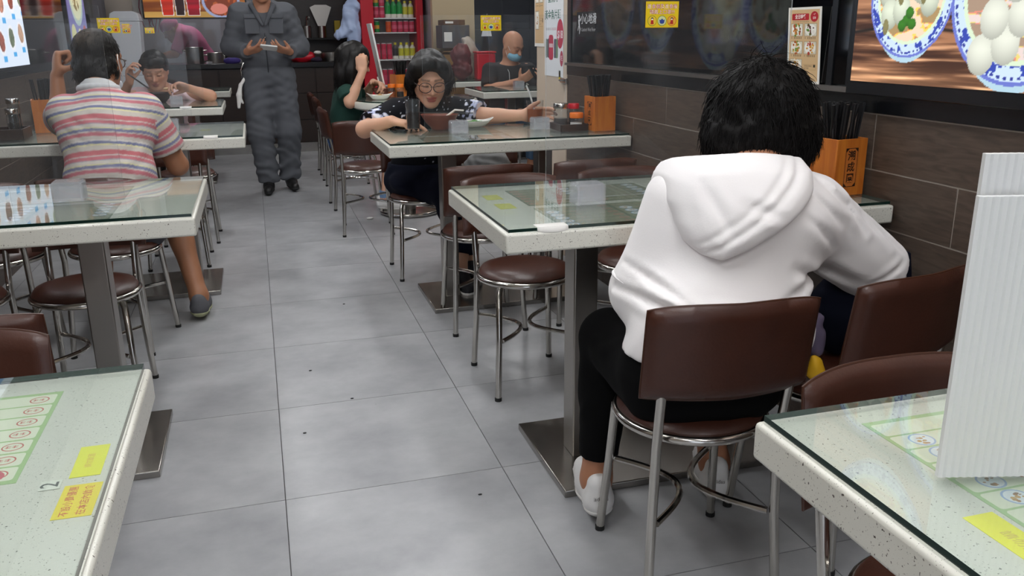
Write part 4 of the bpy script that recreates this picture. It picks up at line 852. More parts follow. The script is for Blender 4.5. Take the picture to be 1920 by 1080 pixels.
def stripes(P):
    J = sm.J; a = P-J['pelvis']; s_ = a@sm.up+.02*(vnoise(P*8)-.5)+.25*np.maximum(0,(np.abs(a@sm.rt)-.05))**1.2*.35
    for S in 'LR':
        A, B = J['s'+S], J['e'+S]; t = ((P-A)@(B-A))/((B-A)@(B-A)); dist = np.linalg.norm(P-(A+np.clip(t,0,1)[:,None]*(B-A)), axis=1); wgt = (t > .12)*(dist < .085); s_ = np.where(wgt, .46-t*np.linalg.norm(B-A)*1.0, s_)
    f = np.mod(s_/.150+.15, 1); xs, cs = [], []
    for (f0, cc), (f1, _) in zip(ST[:-1], ST[1:]): xs += [f0+.010, f1-.010]; cs += [lin(cc)]*2
    cs = np.array(cs); c = np.stack([np.interp(f, xs, cs[:,i]) for i in range(3)], 1)
    col = (P-J['neck'])@sm.up; c = np.where((col > -.012)[:,None]*((np.linalg.norm(P-J['neck'],axis=1) < .11)[:,None]), np.array(lin('#c5c6c6')), c); return c*(.93+.14*vnoise(P*60)[:,None])
sx2 = Sdf()
for S in 'LR': sx2.limb(sm.J['s'+S]*.85+sm.J['chest']*.15, sm.J['e'+S]*.75+sm.J['s'+S]*.25, .066, .068, .05)
sx2.ell((-.575,3.645,.66),(.168,.125,.16),sm.T,.06); sx2.ell((-.583,3.72,.82),(.172,.115,.12),sm.T,.06)
pol, _ = sm.wear('polo_shirt', {'torso','armL','armR'}, .016, CLOTH, [sm.cuff('R',.70), sm.cuff('L',.62), ((-.58,3.6,.50),(0,0,-1)), (sm.J['neck']+sm.up*.012,sm.up+V(0,.35,0))], folds([(.5,.1,.8),(-.3,0,.9)], .005, 15, 45, 4), .0055, stripes, sx2)
cq = Sdf(); nk = sm.J['neck']; cq.path([nk+V((.068)*math.sin(a),-.062*math.cos(a)-.008,.004+.012*math.cos(a)) for a in np.linspace(-2.2,2.2,14)], [.0125]*14, .01)
me, _ = sdf_mesh('collar', cq, *cq.bounds(None,.02), .005); me.materials.append(mat('grey_collar','#c3c5c6',.85,bump=(300,.1))); link('collar', me, None, pol)
sm.wear('shorts', {'thighL','thighR','torso'}, .018, mat('dark_grey_shorts','#3a3a40',.9), [sm.legcuff('R',.72), sm.legcuff('L',.85), ((-.58,3.6,.56),(0,0,1))], folds([(.5,.3,.8)], .005, 16, 50, 9), .008)
for S in 'LR': sm.shoe(S, mat('grey_slip_on','#56565a',.85), mat('pale_green_sole','#a5a683',.7), .006, 0, .16)
glasses(sm, mat('brown_spectacle_frame','#4a3428',.35))
L = sm.L; sm.add('mask_strap', MB().tube([L(.083,-.02,.02),L(.088,-.03,0),L(.084,-.01,-.035),L(.07,.04,-.06),L(.05,.07,-.075)], .0016, 6), MT['white'])
sm.add('face_mask', MB().ball(L(.0,.075,-.085), (.05,.035,.03), 16, R=sm.H.T), mat('pale_mask','#d4dbe4',.8))
# ------------------------------------------------ woman in pale pink
pw = Figure('person', 'woman with short hair in pale pink top eating with spoon', (-.62,6.55,0), dict(
 pelvis=(-.62,6.64,.50), chest=(-.625,6.57,.725), neck=(-.635,6.51,.845), head=(-.645,6.42,.965), sR=(-.785,6.53,.785), sL=(-.468,6.53,.785), eR=(-.875,6.42,.80), eL=(-.30,6.30,.792), wR=(-.80,6.30,.895), wL=(-.425,6.24,.85), hR=(-.70,6.62,.46), hL=(-.54,6.62,.46), kR=(-.70,6.25,.46), kL=(-.54,6.25,.46), aR=(-.70,6.30,.095), aL=(-.54,6.30,.095), tR=(-.7,6.1,.03), tL=(-.54,6.1,.03)), (-.02,-.9,-.34), '#c8967c', 1.02, bulk=.93, female=True)
pw.hand('R', (.12,-.25,.95), (.85,-.3,0), (.6,.9,.6), (.6,.4,.6)); pw.hand('L', (-.75,-.3,.25), (-.2,-.55,-.6), (.6,.9,.6), (.8,.4,.5))
pw.body(.0068, lips='#a86a62')
PK = mat('pale_pink_knit','#cfb3b6',.9,sheen=.2,bump=(260,.2)); px2 = Sdf()
for S in 'LR': px2.limb(pw.J['s'+S], pw.J['e'+S]*.75+pw.J['s'+S]*.25, .056, .056, .04)
pw.wear('knit_top', {'torso','armL','armR'}, .012, PK, [pw.cuff('R',.72), pw.cuff('L',.72), ((-.62,6.6,.5),(0,0,-1)), (pw.J['neck']+V(0,-.05,-.035),(0,-.6,1))], folds([(.4,.2,.8)], .004, 16, 50, 6), .008, None, px2)
pw.wear('trousers', {'thighL','thighR','torso','shinL','shinR'}, .012, MT['blackm'], [((-.6,6.6,.55),(0,0,1)), pw.legcuff('L',1.85), pw.legcuff('R',1.85)], None, .012)
ph_ = Sdf(); L = pw.L; ph_.ell(L(0,-.018,.042), (.090,.100,.090), pw.H, .02); ph_.path([L(-.06,.052,.078),L(0,.078,.085),L(.06,.052,.078)], [.025,.026,.025], .02); ph_.ell(L(0,.118,-.005), (.062,.062,.060), pw.H, .012, sub=True)
for q in (-1,1): ph_.path([L(q*.075,.015,.05),L(q*.082,.0,.01)], [.02,.014], .02); ph_.ell(L(q*.095,-.01,-.02), (.03,.03,.034), pw.H, .01, sub=True)
me, HP = sdf_mesh('hair', lambda P: (ph_(P)+.006*(vnoise(P*60)-.5)).astype(np.float32), *ph_.bounds(None,.02), .007); me.materials.append(HAIRB); ho = link('hair', me, None, pw.e); ho.location = -pw.root
# ------------------------------------------------ girl in green, in profile
gg = Figure('person', 'girl with long dark hair in green shirt, seen in profile', (.60,6.14,0), dict(
 pelvis=(.555,6.15,.49), chest=(.60,6.13,.725), neck=(.635,6.12,.865), head=(.672,6.10,1.01), sR=(.59,5.985,.80), sL=(.625,6.27,.80), eR=(.60,5.92,.745), eL=(.76,6.36,.76), wR=(.700,5.955,.945), wL=(.80,6.20,.86), hR=(.56,6.07,.46), hL=(.56,6.23,.46), kR=(.88,5.99,.46), kL=(.90,6.22,.46), aR=(.80,5.87,.095), aL=(.84,6.14,.095), tR=(.92,5.79,.03), tL=(1.0,6.1,.03)), (.93,-.08,-.36), '#d0a186', .98, bulk=.86, female=True)
gg.hand('R', (-.05,.22,.95), (.4,.9,0), (.8,1.0,.7), (.4,.5,.6)); gg.hand('L', (.5,-.8,-.1), (-.3,-.3,-.9), (.7,.9,.6))
gg.body(.0068)
gx3 = Sdf(); 
for S in 'LR': gx3.limb(gg.J['s'+S], gg.J['e'+S]*.6+gg.J['s'+S]*.4, .055, .06, .04)
gg.wear('shirt', {'torso','armL','armR'}, .014, mat('dark_green_cotton','#12382f',.9), [gg.cuff('R',.62), gg.cuff('L',.7), ((.56,6.1,.47),(0,0,-1)), (gg.J['neck']+gg.up*.005,gg.up+V(.4,0,0))], folds([(.3,.5,.7)], .004, 16, 50, 8), .009, None, gx3)
gg.wear('trousers', {'thighL','thighR','torso'}, .014, mat('blue_denim','#2c4f86',.9), [((.56,6.1,.52),(0,0,1)), gg.legcuff('R',.6), gg.legcuff('L',.6)], None, .012)
for S in 'LR':
    so = gg.shoe(S, WS, wso, .008, .0, .16); an = gg.J['a'+S]; gg.add('sock', MB().cyl(an-V(0,0,.02), an+V(0,0,.05), .042, .043, 16), mat('blue_sock','#6f8fb5',.9))
gh2 = Sdf(); L = gg.L; gh2.ell(L(0,-.022,.035), (.094,.106,.095), gg.H, .02); gh2.path([L(0,-.075,.0),(.60,6.08,.92),(.585,6.07,.83)], [.07,.072,.05], .04); gh2.path([L(.07,-.01,.03),L(.085,-.01,-.06),(.63,6.0,.86)], [.034,.036,.02], .03); gh2.path([L(-.07,-.01,.03),L(-.085,-.01,-.06),(.65,6.2,.86)], [.034,.036,.02], .03); gh2.ell(L(0,.118,-.01), (.075,.062,.075), gg.H, .012, sub=True)
me, HP = sdf_mesh('hair', lambda P: (gh2(P)+.008*(vnoise(P*np.array([50,50,14]))-.5)).astype(np.float32), *gh2.bounds(None,.03), .007); me.materials.append(HAIRB); ho = link('hair', me, None, gg.e); ho.location = -gg.root
pk = HP[g.choice(len(HP), 900)]; strands('hair_strands', pk, np.array([-.1,0,-1.])+(g.random(pk.shape)-.5)*.25, .09, 5, .0012, HAIRB, ho, None, .1, .4, seed=8)
# ------------------------------------------------ masked bald man in the side bay
mm = Figure('person', 'bald man in dark t-shirt and blue face mask looking at phone', (2.12,7.3,0), dict(
 pelvis=(2.10,7.36,.50), chest=(2.115,7.33,.78), neck=(2.125,7.30,.945), head=(2.135,7.25,1.075), sR=(1.945,7.31,.875), sL=(2.285,7.30,.875), eR=(1.90,7.20,.72), eL=(2.36,7.15,.72), wR=(2.13,7.02,.80), wL=(2.29,6.98,.80), hR=(2.02,7.35,.46), hL=(2.19,7.35,.46), kR=(1.99,6.95,.47), kL=(2.22,6.93,.47), aR=(1.98,7.0,.095), aL=(2.22,7.0,.095), tR=(1.98,6.8,.03), tL=(2.22,6.8,.03)), (.50,-.72,-.42), '#c58e70', 1.02, bulk=1.02)
mm.hand('R', (.45,-.6,.35), (.5,.3,.6), (.5,.8,.5)); mm.hand('L', (-.1,-.7,.4), (-.5,.3,.6), (.5,.8,.5))
mm.body(.008)
mx3 = Sdf()
for S in 'LR': mx3.limb(mm.J['s'+S], mm.J['e'+S]*.7+mm.J['s'+S]*.3, .06, .062, .04)
mm.wear('t_shirt', {'torso','armL','armR'}, .014, mat('charcoal_cotton','#2b2728',.9), [mm.cuff('R',.85), mm.cuff('L',.85), ((2.1,7.3,.48),(0,0,-1)), (mm.J['neck']-V(0,0,.012),(0,-.3,1))], folds([(.3,.5,.7)], .004, 16, 50, 8), .010, None, mx3)
mm.wear('jeans', {'thighL','thighR','torso','shinL','shinR'}, .014, mat('pale_denim','#5b7b9c',.9), [((2.1,7.3,.52),(0,0,1)), mm.legcuff('R',1.85), mm.legcuff('L',1.85)], None, .013)
L = mm.L; mq = Sdf(); mq.ell(L(0,.045,-.062), (.069,.066,.050), mm.H, .01)
me, _ = sdf_mesh('face_mask', lambda P: np.maximum(np.maximum(mq(P), -((P-mm.C)@mm.H.T)[:,1]+.028), .008-.02+((P-mm.C)@mm.H.T)[:,2]+.004*np.sin(((P-mm.C)@mm.H.T)[:,2]*400)*.3).astype(np.float32), *mq.bounds(None,.02), .005); me.materials.append(mat('blue_surgical_mask','#86bcd6',.8)); o = link('face_mask', me, None, mm.e); o.location = -mm.root
for q in (-1,1): mm.add('mask_strap', MB().tube([L(q*.060,.045,-.03),L(q*.074,.01,.005),L(q*.078,-.025,.0),L(q*.066,.035,-.085)], .0016, 6), MT['white'])
mm.add('earphone_wire', MB().tube([L(-.082,.0,-.01),L(-.085,.01,-.05),mm.J['neck']+V(-.05,-.06,-.04),mm.J['chest']+V(-.03,-.14,.08),mm.J['chest']+V(-.03,-.15,-.02),mm.J['chest']+V(.02,-.16,-.10)], .0022, 6), MT['white'])
# ------------------------------------------------ waiter in grey overalls
wt = Figure('person', 'waiter in grey work overalls walking along the aisle with an order pad', (.11,6.92,0), dict(
 pelvis=(.105,6.92,.915), chest=(.100,6.90,1.215), neck=(.10,6.88,1.415), head=(.105,6.83,1.55), sR=(-.075,6.90,1.345), sL=(.275,6.90,1.345), eR=(-.150,6.93,1.105), eL=(.352,6.93,1.095), wR=(-.030,6.735,1.070), wL=(.265,6.735,1.065), hR=(.02,6.92,.88), hL=(.19,6.92,.88), kR=(.005,6.90,.47), kL=(.220,6.93,.48), aR=(.035,6.97,.090), aL=(.205,7.06,.100), tR=(.025,6.80,.03), tL=(.225,6.90,.03)), (0,-.95,-.3), '#b98468', 1.03, bulk=1.06)
wt.hand('R', (.70,-.62,.22), (.35,.15,.9), (.25,.45,.35), (.7,.25,.6)); wt.hand('L', (-.70,-.62,.22), (-.35,.15,.9), (.25,.45,.35), (.7,.25,.6))
wt.body(.008)
OV = mat('grey_work_cloth','#5f6166',.9,spec=.2,noise=(5,.08)); wx2 = Sdf()
for S in 'LR':
    wx2.limb(wt.J['s'+S]*.9+wt.J['chest']*.1, wt.J['e'+S], .066, .066, .05); wx2.limb(wt.J['e'+S], wt.J['w'+S]*.92+wt.J['e'+S]*.08, .062, .046, .04)
    wx2.limb(wt.J['h'+S], wt.J['k'+S], .105, .088, .05); wx2.limb(wt.J['k'+S], wt.J['a'+S]+V(0,-.01,.02), .086, .082, .05)
wx2.ell((.10,6.905,1.05),(.175,.13,.20),None,.06)
def wfold(P):
    z = P[:,2]; r = folds([(.4,.2,.85),(-.5,.1,.8)], .007, 11, 52, 11)(P); return r+.010*np.exp(-((z-.955)/.015)**2)+.006*np.sin(z*60+vnoise(P*8)*6)*np.clip((.5-z)*3, 0, 1)
ov, _ = wt.wear('overalls', {'torso','armL','armR','foreL','foreR','thighL','thighR','shinL','shinR'}, .018, OV, [wt.cuff('R',1.93,.060), wt.cuff('L',1.93,.060), ((.1,6.9,.075),(0,0,-1)), (wt.J['neck']+V(0,-.05,-.055),(0,-1.1,1))], wfold, .0085, None, wx2)
for q, nm in ((-1,'R'),(1,'L')):
    c = Sdf(); c.path([wt.J['neck']+V(q*.072,.01,-.005), wt.J['neck']+V(q*.078,-.055,-.020), wt.J['neck']+V(q*.045,-.115,-.085), wt.J['neck']+V(q*.012,-.128,-.155)], [.018,.018,.017,.010], .01); me, _ = sdf_mesh('collar', c, *c.bounds(None,.02), .006); me.materials.append(OV); link('collar', me, None, ov)
    pk_ = MB().box((.10+q*.085,6.768,1.255),(.105,.012,.12), rotz(-q*.22)); pb = wt.add('pocket', pk_, OV, ov, bevel=.004); wt.add('pocket_flap', MB().box((.10+q*.085,6.760,1.318),(.11,.012,.030), rotz(-q*.22)), OV, ov, bevel=.003)
wt.add('zip', MB().tube([(.100,6.775,1.20),(.101,6.768,1.10),(.102,6.772,1.0),(.103,6.785,.92)], .004, 6), mat('dark_zip','#33353a',.5), ov)
wt.add('button', MB().ball((.10,6.765,1.17), .006, 10), MT['chrome'])
for S in 'LR': wt.shoe(S, mat('black_work_shoe','#151414',.5), MT['rubber'], .008, .01, .20)
wt.add('hair', MB().ball(wt.L(0,-.02,.045), (.086,.10,.085), 24), HAIRB)
ch_ = wt.add('key_chain', MB().tube([(-.070,6.86,.99),(-.092,6.85,.94),(-.090,6.86,.90),(-.072,6.87,.905)], .004, 6), MT['chrome'])
# ------------------------------------------------ cook behind the counter
ck = Figure('person', 'cook in pink shirt bending behind the kitchen counter', (-.62,10.5,0), dict(
 pelvis=(-.50,10.55,.90), chest=(-.62,10.45,1.13), neck=(-.74,10.36,1.24), head=(-.82,10.32,1.25), sR=(-.74,10.60,1.20), sL=(-.70,10.26,1.20), eR=(-.82,10.55,1.0), eL=(-.80,10.22,1.0), wR=(-.98,10.45,.97), wL=(-.96,10.25,.97), hR=(-.50,10.62,.87), hL=(-.50,10.46,.87), kR=(-.5,10.6,.47), kL=(-.5,10.46,.47), aR=(-.5,10.6,.09), aL=(-.5,10.46,.09), tR=(-.66,10.6,.03), tL=(-.66,10.46,.03)), (-.8,-.2,-.55), '#b98468', 1.0)
ck.hand('R', (-.9,0,-.3), (0,0,-1)); ck.hand('L', (-.9,0,-.3), (0,0,-1)); ck.body(.012)
PKS = mat('pink_uniform','#c76f93',.85); ck.wear('shirt', {'torso','armL','armR'}, .022, PKS, [ck.cuff('R',.9), ck.cuff('L',.9), ((-.5,10.5,.86),(0,0,-1))], folds([(.5,.2,.7)], .006, 14, 40, 3), .012)
ck.wear('trousers', {'thighL','thighR','shinL','shinR'}, .02, MT['blackm'], [], None, .02); ck.add('cap', MB().ball(ck.L(0,-.01,.05), (.09,.105,.075), 20, R=ck.H.T), PKS)
# ================================================================== THINGS ON THE TABLES
def acrylic_screen(x0, x1, y, h, label, sticker=None, small=None):
    e = empty('acrylic_screen', ((x0+x1)/2, y, TZ), 0, label, 'screen', 'clear acrylic table screens'); w = (x1-x0)/2
    m = MB().bb(-w, w, -.002, .002, .004, h); m.m = [1,1,0,0,1,1]; m.build('sheet', [MT['acrylic'], MT['acryledge']], e)
    return e
def screen_holder(x, y, label, rz=0, w=.07, hh=.05):
    e = empty('screen_holder', (x, y, TZ), rz, label, 'holder', 'clear acrylic screen holders')
    for s in (-1,1):
        MB().bb(s*w/2-.004, s*w/2+.004, -.03, .03, 0, hh).build('side', MT['acrylblock'], e, bevel=.001); MB().bb(-w/2, w/2, s*.024-.003, s*.024+.003, 0, hh).build('cheek', MT['acrylblock'], e, bevel=.001)
    MB().bb(-w/2, w/2, -.03, .03, hh, hh+.004).build('cap', MT['acrylblock'], e); return e
def mask_notice(x, y, z, label, w=.092, h=.064):
    p = Print(w, h, '#e8c414', .0008, '#e8c414'); p.rect(0,0,w*.94,h*.92,'#e6c90c')
    for t, yy in (('進食前及進食後', h*.30), ('請戴上口罩!!!', h*.09)): p.text(t, 0, yy, h*.19, '#b8322c', .045); p.text(t, 0, yy, h*.19, '#f4d8d4', .0)
    for i, (c0, c1) in enumerate((('#5d7a24','#e9c63c'),('#5d7a24','#cfd8a0'),('#c0392b','#e9b03c'))):
        X = (i-1)*w*.30; Y = -h*.24; p.disc(X, Y, h*.20, h*.20, c0); p.disc(X, Y, h*.18, h*.18, c1)
        if i == 1: p.poly([(X-h*.12,Y+h*.05),(X-h*.06,Y+h*.03),(X,Y+h*.09),(X+h*.06,Y+h*.03),(X+h*.12,Y+h*.05),(X+h*.09,Y-h*.09),(X,Y-h*.12),(X-h*.09,Y-h*.09)], '#2c4596')
        else: p.disc(X, Y+h*.08, h*.055, h*.05, '#1d1413'); p.disc(X, Y+h*.055, h*.04, h*.035, '#f2e4d6'); p.poly([(X-h*.07,Y-h*.13),(X+h*.07,Y-h*.13),(X+h*.05,Y+h*.03),(X-h*.05,Y+h*.03)], '#b5261f')
        if i == 2: p.rect(X, Y, h*.36, h*.02, '#c0392b', 0, .8)
    return tag(p.place('mask_notice', (x, y, z), (1,0,0), (0,0,1)), label, 'notice', 'yellow face mask notices')
acrylic_screen(.705, 1.40, 2.10, .505, 'clear acrylic screen across the hoodie woman table')
acrylic_screen(.70, 1.36, 3.765, .50, 'clear acrylic screen across the cola table, in front of the woman with glasses')
acrylic_screen(-1.12, -.375, 2.55, .505, 'clear acrylic screen across the dark menu table at left')
acrylic_screen(-1.12, -.30, 4.35, .505, 'clear acrylic screen in front of the striped man')
acrylic_screen(-1.12, -.33, 6.06, .505, 'clear acrylic screen in front of the pink woman')
acrylic_screen(1.78, 2.6, 6.70, .50, 'clear acrylic screen in front of the masked man')
mask_notice(1.008, 2.0965, 1.229, 'yellow face mask notice stuck on the hoodie woman table screen'); bpy.data.objects['mask_notice'].location.x = 1.018
mask_notice(1.010, 3.7615, 1.228, 'yellow face mask notice stuck on the cola table screen')
mask_notice(-.606, 4.3465, 1.236, 'yellow face mask notice stuck on the striped man screen')
mask_notice(-.535, 4.3465, 1.222, 'small yellow notice right of the larger one on the striped man screen', .032, .040)
mask_notice(-.610, 6.0565, 1.222, 'small yellow notice on the pink woman screen', .055, .034)
for a in ((.800,2.045,'clear acrylic holder on the hoodie woman table'),(.853,3.765,'clear acrylic holder beside the cola glass'),(1.235,3.765,'clear acrylic holder in front of the iced tea'),(-.512,2.55,'clear acrylic holder on the dark menu table at left'),(-.40,4.35,'clear acrylic holder beside the striped man elbow'),(-.50,6.06,'clear acrylic holder in front of the pink woman'),(2.02,6.70,'clear acrylic holder in front of the masked man')): screen_holder(a[0], a[1], a[2])
# ---- paper labels folded over the front edges
def edge_label(x, y, z, label, w=.06):
    m = MB(); n = 8; us = [-w/2+w*i/n for i in range(n+1)]; vs = []
    for u in us: q = .004+.006*(1-(2*u/w)**2); vs += [(u,-q,-.012),(u,-.002,-.002),(u,0,.0003),(u,.03,.0005)]
    m.add(vs, [(4*i+j,4*i+4+j,4*i+5+j,4*i+1+j) for i in range(n) for j in range(3)])
    o = m.build('paper_label', MT['paper'], None); o.location = (x, y, z); s = o.modifiers.new('solid','SOLIDIFY'); s.thickness = .0004; return tag(o, label, 'label', 'small paper labels on table edges')
edge_label(.625, 1.812, TZ+.0008, 'curled white paper label on front edge of the hoodie woman table', .075); edge_label(-.21, 4.026, TZ+.0008, 'white paper label on front edge of the striped man table'); edge_label(-.43, 5.787, TZ+.0008, 'white paper label on front edge of the pink woman table', .07)
# ---- menus, notices and numbers under the glass
def menu_sheet(x, y, w, h, top, label, z=.7529, rows=7, dark=False, seed=1, pics=True):
    """top: +1 / -1 = the top of the print faces +x or -x side of the room's long axis (+y or -y)"""
    q = random.Random(seed); g1 = '#a5c488' if not dark else '#5d6b4c'; bgc = '#e3e6cf' if not dark else '#8d8a70'
    p = Print(w, h, g1, .0005); rh = (h-.012)/rows
    for i in range(rows):
        yy = h/2-.006-rh*(i+.5)
        for cxx, cw in ((-w/4, w/2-.010), (w/4, w/2-.010)):
            p.rect(cxx, yy, cw, rh*.90, bgc, rh*.12); 
            if pics and i > 0: p.disc(cxx-cw*.36, yy, rh*.47, rh*.44, '#9db4dc'); p.disc(cxx-cw*.36, yy, rh*.40, rh*.37, '#e2e8ee'); p.food(cxx-cw*.36, yy, rh*.33, ['#a9743d','#c59a55','#8d6236','#b98a4a'], 9, seed*50+i); p.food(cxx-cw*.20, yy, rh*.22, ['#d9c04c','#d99a8a','#c98a52'], 4, seed*70+i)
            p.marks(cxx-cw*.02, yy+rh*.16, 6, rh*.30, rh*.24, '#5d5c50'); p.marks(cxx+.02*cw, yy-rh*.20, 4, rh*.28, rh*.2, '#77766a'); p.marks(cxx-cw*.10, yy-rh*.2, 2, rh*.26, rh*.2, '#b96a5a')
            p.ring(cxx+cw*.42, yy, rh*.34, rh*.30, rh*.05, '#c8615c'); p.marks(cxx+cw*.40, yy, 2, rh*.22, rh*.22, '#c8615c')
    if not dark: p.disc(w*.40, -h/2+rh*.55, rh*1.0, rh*.62, '#cf5a6a'); p.marks(w*.36, -h/2+rh*.55, 3, rh*.5, rh*.4, '#f0dcdc')
    return tag(p.place('menu_sheet', (x, y, z), (top,0,0), (0,top,0)), label, 'menu', 'printed menus under table glass')
menu_sheet(-.272-.24, 1.015, .48, .245, 1, 'printed menu under the glass of the numbered left table')
menu_sheet(.636+.24, .632, .48, .235, 1, 'printed menu with bowl pictures under the foreground right table glass', seed=3)
for i, (x, y, l) in enumerate(((.86,2.22,'printed menu under the hoodie woman table glass, far half'),(.86,1.95,'printed menu under the hoodie woman table glass, near half'),(1.30,2.1,'printed menu under the hoodie woman table glass, wall end'),(.86,3.88,'printed menu under the cola table glass, far half'),(.86,3.60,'printed menu under the cola table glass, near half'),(-.58,2.68,'printed menu under the dark menu table glass, far half'),(-.58,2.41,'printed menu under the dark menu table glass, near half'),(-.97,2.55,'printed menu under the dark menu table glass, wall end'),(-.48,4.20,'printed menu under the striped man table glass'),(-.48,5.95,'printed menu under the pink woman table glass'))):
    menu_sheet(x, y, .40 if 'wall' not in l else .34, .235, 1 if i % 2 else -1, l, rows=6, dark=True, seed=20+i)
def notice(x, y, w, h, side, lines, label, col='#ece316', tc='#c9622c', size=.014, rot=0):
    p = Print(w, h, col, .0004)
    for i, t in enumerate(lines): p.text(t, 0, (len(lines)-1)*size*.75-i*size*1.5, size, tc, .01)
    c, s = math.cos(rot), math.sin(rot); U = (0,side,0); Vv = (-side,0,0); U = (c*U[0]-s*U[1], s*U[0]+c*U[1], 0); Vv = (c*Vv[0]-s*Vv[1], s*Vv[0]+c*Vv[1], 0)
    return tag(p.place('yellow_notice', (x, y, .7530), U, Vv), label, 'notice', 'yellow notices under table glass')
notice(-.2045, .836, .066, .036, 1, ['不設小費優惠','在本店內飲食'], 'yellow notice with two lines of red writing beside the number 2', '#ecd912', '#c9521e', .0098, -.02); notice(-.2065, .922, .072, .030, 1, ['請勿飲酒'], 'plain bright yellow notice under left table glass, nearest the far edge', '#e6e61c', '#d8b23a', .008)
notice(.612, .484, .140, .034, -1, ['請勿攜帶 外食'], 'yellow notice under the foreground right table glass', '#f2ee0e', '#d9c23a', .013, 0)
for x, y, l in ((.60,2.25,'yellow notice under the hoodie woman table glass, far one'),(.60,2.12,'yellow notice under the hoodie woman table glass, near one'),(-.25,4.4,'yellow notice under the striped man table glass')): notice(x, y, .07, .045, -1, [], l, '#d9d648')
def number(t, x, y, side, label, size=.024):
    p = Print(.02, .02, '#dedfd4', .0002); p.text(t, 0, 0, size, '#4c4c4a', .01); o = p.place('table_number', (x, y, .7532), (0,side,0), (-side,0,0)); return tag(o, label, 'number')
number('2', -.2365, .876, 1, 'dark number 2 under the left foreground table glass'); number('4', .577, .432, -1, 'dark table number under the right foreground table glass')
# ---- white corrugated plastic dividers on the foreground right table
def corrugated(x, y, rz, w, h, z, label, n=60):
    m = MB(); vs = []
    for i in range(n*2+1):
        u = w*i/(n*2); d = -.0035-.0006*(1 if i % 2 else -1)
        vs += [(u, d, 0),(u, d, h),(u, -d, 0),(u, -d, h)]
    fs = []
    for i in range(n*2): a = 4*i; b = a+4; fs += [(a,b,b+1,a+1),(a+2,a+3,b+3,b+2),(a+1,b+1,b+3,a+3),(a,a+2,b+2,b)]
    fs += [(0,1,3,2),(8*n,8*n+2,8*n+3,8*n+1)]; m.add(vs, fs); o = m.build('plastic_divider', mat('corrugated_white','#dfe0df',.4,spec=.4), None, smooth=False); o.location = (x, y, z); o.rotation_euler = (0,0,rz); return tag(o, label, 'divider')
corrugated(.616, .612, -.27, .62, .282, TZ, 'white corrugated plastic divider standing on the foreground right table, front sheet', 82); corrugated(.630, .6255, -.27, .60, .318, TZ, 'white corrugated plastic divider behind, its translucent top edge showing above', 80)
# ---- chopstick boxes
def chop_box(x, y, label, rz=.14, z=TZ, n=24, text=True, face=-1):
    e = empty('chopstick_box', (x, y, z), rz, label, 'chopstick holder', 'wooden chopstick boxes'); w, h, t = .052, .150, .006
    for s in (-1,1):
        MB().bb(-w, w, s*w-t*(s > 0), s*w+t*(s < 0), 0, h).build('side', MT['chopwood'], e, bevel=.0008); MB().bb(s*w-t*(s > 0), s*w+t*(s < 0), -w+t, w-t, 0, h).build('side', MT['chopwood'], e, bevel=.0008)
    MB().bb(-w+t, w-t, -w+t, w-t, 0, .006).build('bottom', MT['chopwood'], e)
    if text:
        p = Print(.048, .105, '#b5672a', .0002); 
        for a, b, ww, hh in ((0,.0505,.042,.0016),(0,-.0505,.042,.0016),(-.0205,0,.0016,.10),(.0205,0,.0016,.10)): p.rect(a, b, ww, hh, '#2b170b')
        for s in (-1,1):
            for q in (-1,1): p.poly([(s*.0205,q*.05),(s*.010,q*.05),(s*.0205,q*.040)], '#2b170b')
        for i, c in enumerate('潮成園'): p.text(c, 0, .030-.030*i, .027, '#24130a', .022)
        o = p.place('carved_name', (0,0,0), (1,0,0), (0,0,1), None, e); o.matrix_local = plane_matrix((0,-w-.0004,h*.5), (1,0,0), (0,0,1)) if face < 0 else plane_matrix((-w-.0004,0,h*.5), (0,-1,0), (0,0,1))
    return e
_cm = None
def sticks(x, y, z, label, n=24, rz=.14, seed=1, hh=.235):
    global _cm
    if _cm is None:
        _cm = MB().tube([(0,0,0),(0,0,.12),(0,0,.235)], [.0026,.0034,.0046], 6).mesh('chopstick'); _cm.materials.append(MT['chop'])
    q = random.Random(seed)
    for i in range(n):
        o = bpy.data.objects.new('chopstick', _cm); COL.objects.link(o); bx, by = q.uniform(-.030,.030), q.uniform(-.030,.030); tx, ty = bx*.45+q.uniform(-.004,.004), by*.45+q.uniform(-.004,.004)
        tx, ty = min(.038,max(-.038,bx*1.0+q.uniform(-.02,.02))), min(.038,max(-.038,by+q.uniform(-.02,.02))); c, s = math.cos(rz), math.sin(rz)
        d = V((tx-bx)*1.2, (ty-by)*1.2, .145); d = rotz(rz)@nrm(d); P = V(x,y,z+.008)+rotz(rz)@V(bx*.8,by*.8,0); o.location = P; o.rotation_euler = Vector(d).to_track_quat('Z','Y').to_euler(); tag(o, label, 'chopstick', label.replace('black chopstick', 'black chopsticks'))
chop_box(1.486, 1.965, 'wooden chopstick box with carved name beside the hoodie woman'); sticks(1.486, 1.965, TZ, 'black chopstick in the box beside the hoodie woman', 34, .14, 1)
chop_box(1.478, 3.64, 'wooden chopstick box on the cola table by the pillar', .10, face=1); sticks(1.478, 3.64, TZ, 'black chopstick in the box on the cola table', 26, .10, 2)
chop_box(-.955, 4.515, 'wooden chopstick box on the striped man table', .2, text=False); sticks(-.955, 4.515, TZ, 'black chopstick in the box on the striped man table', 22, .2, 3)
chop_box(.985, 6.18, 'wooden chopstick box on the round table', .3, text=False); sticks(.985, 6.18, TZ, 'black chopstick in the box on the round table', 30, .3, 4)
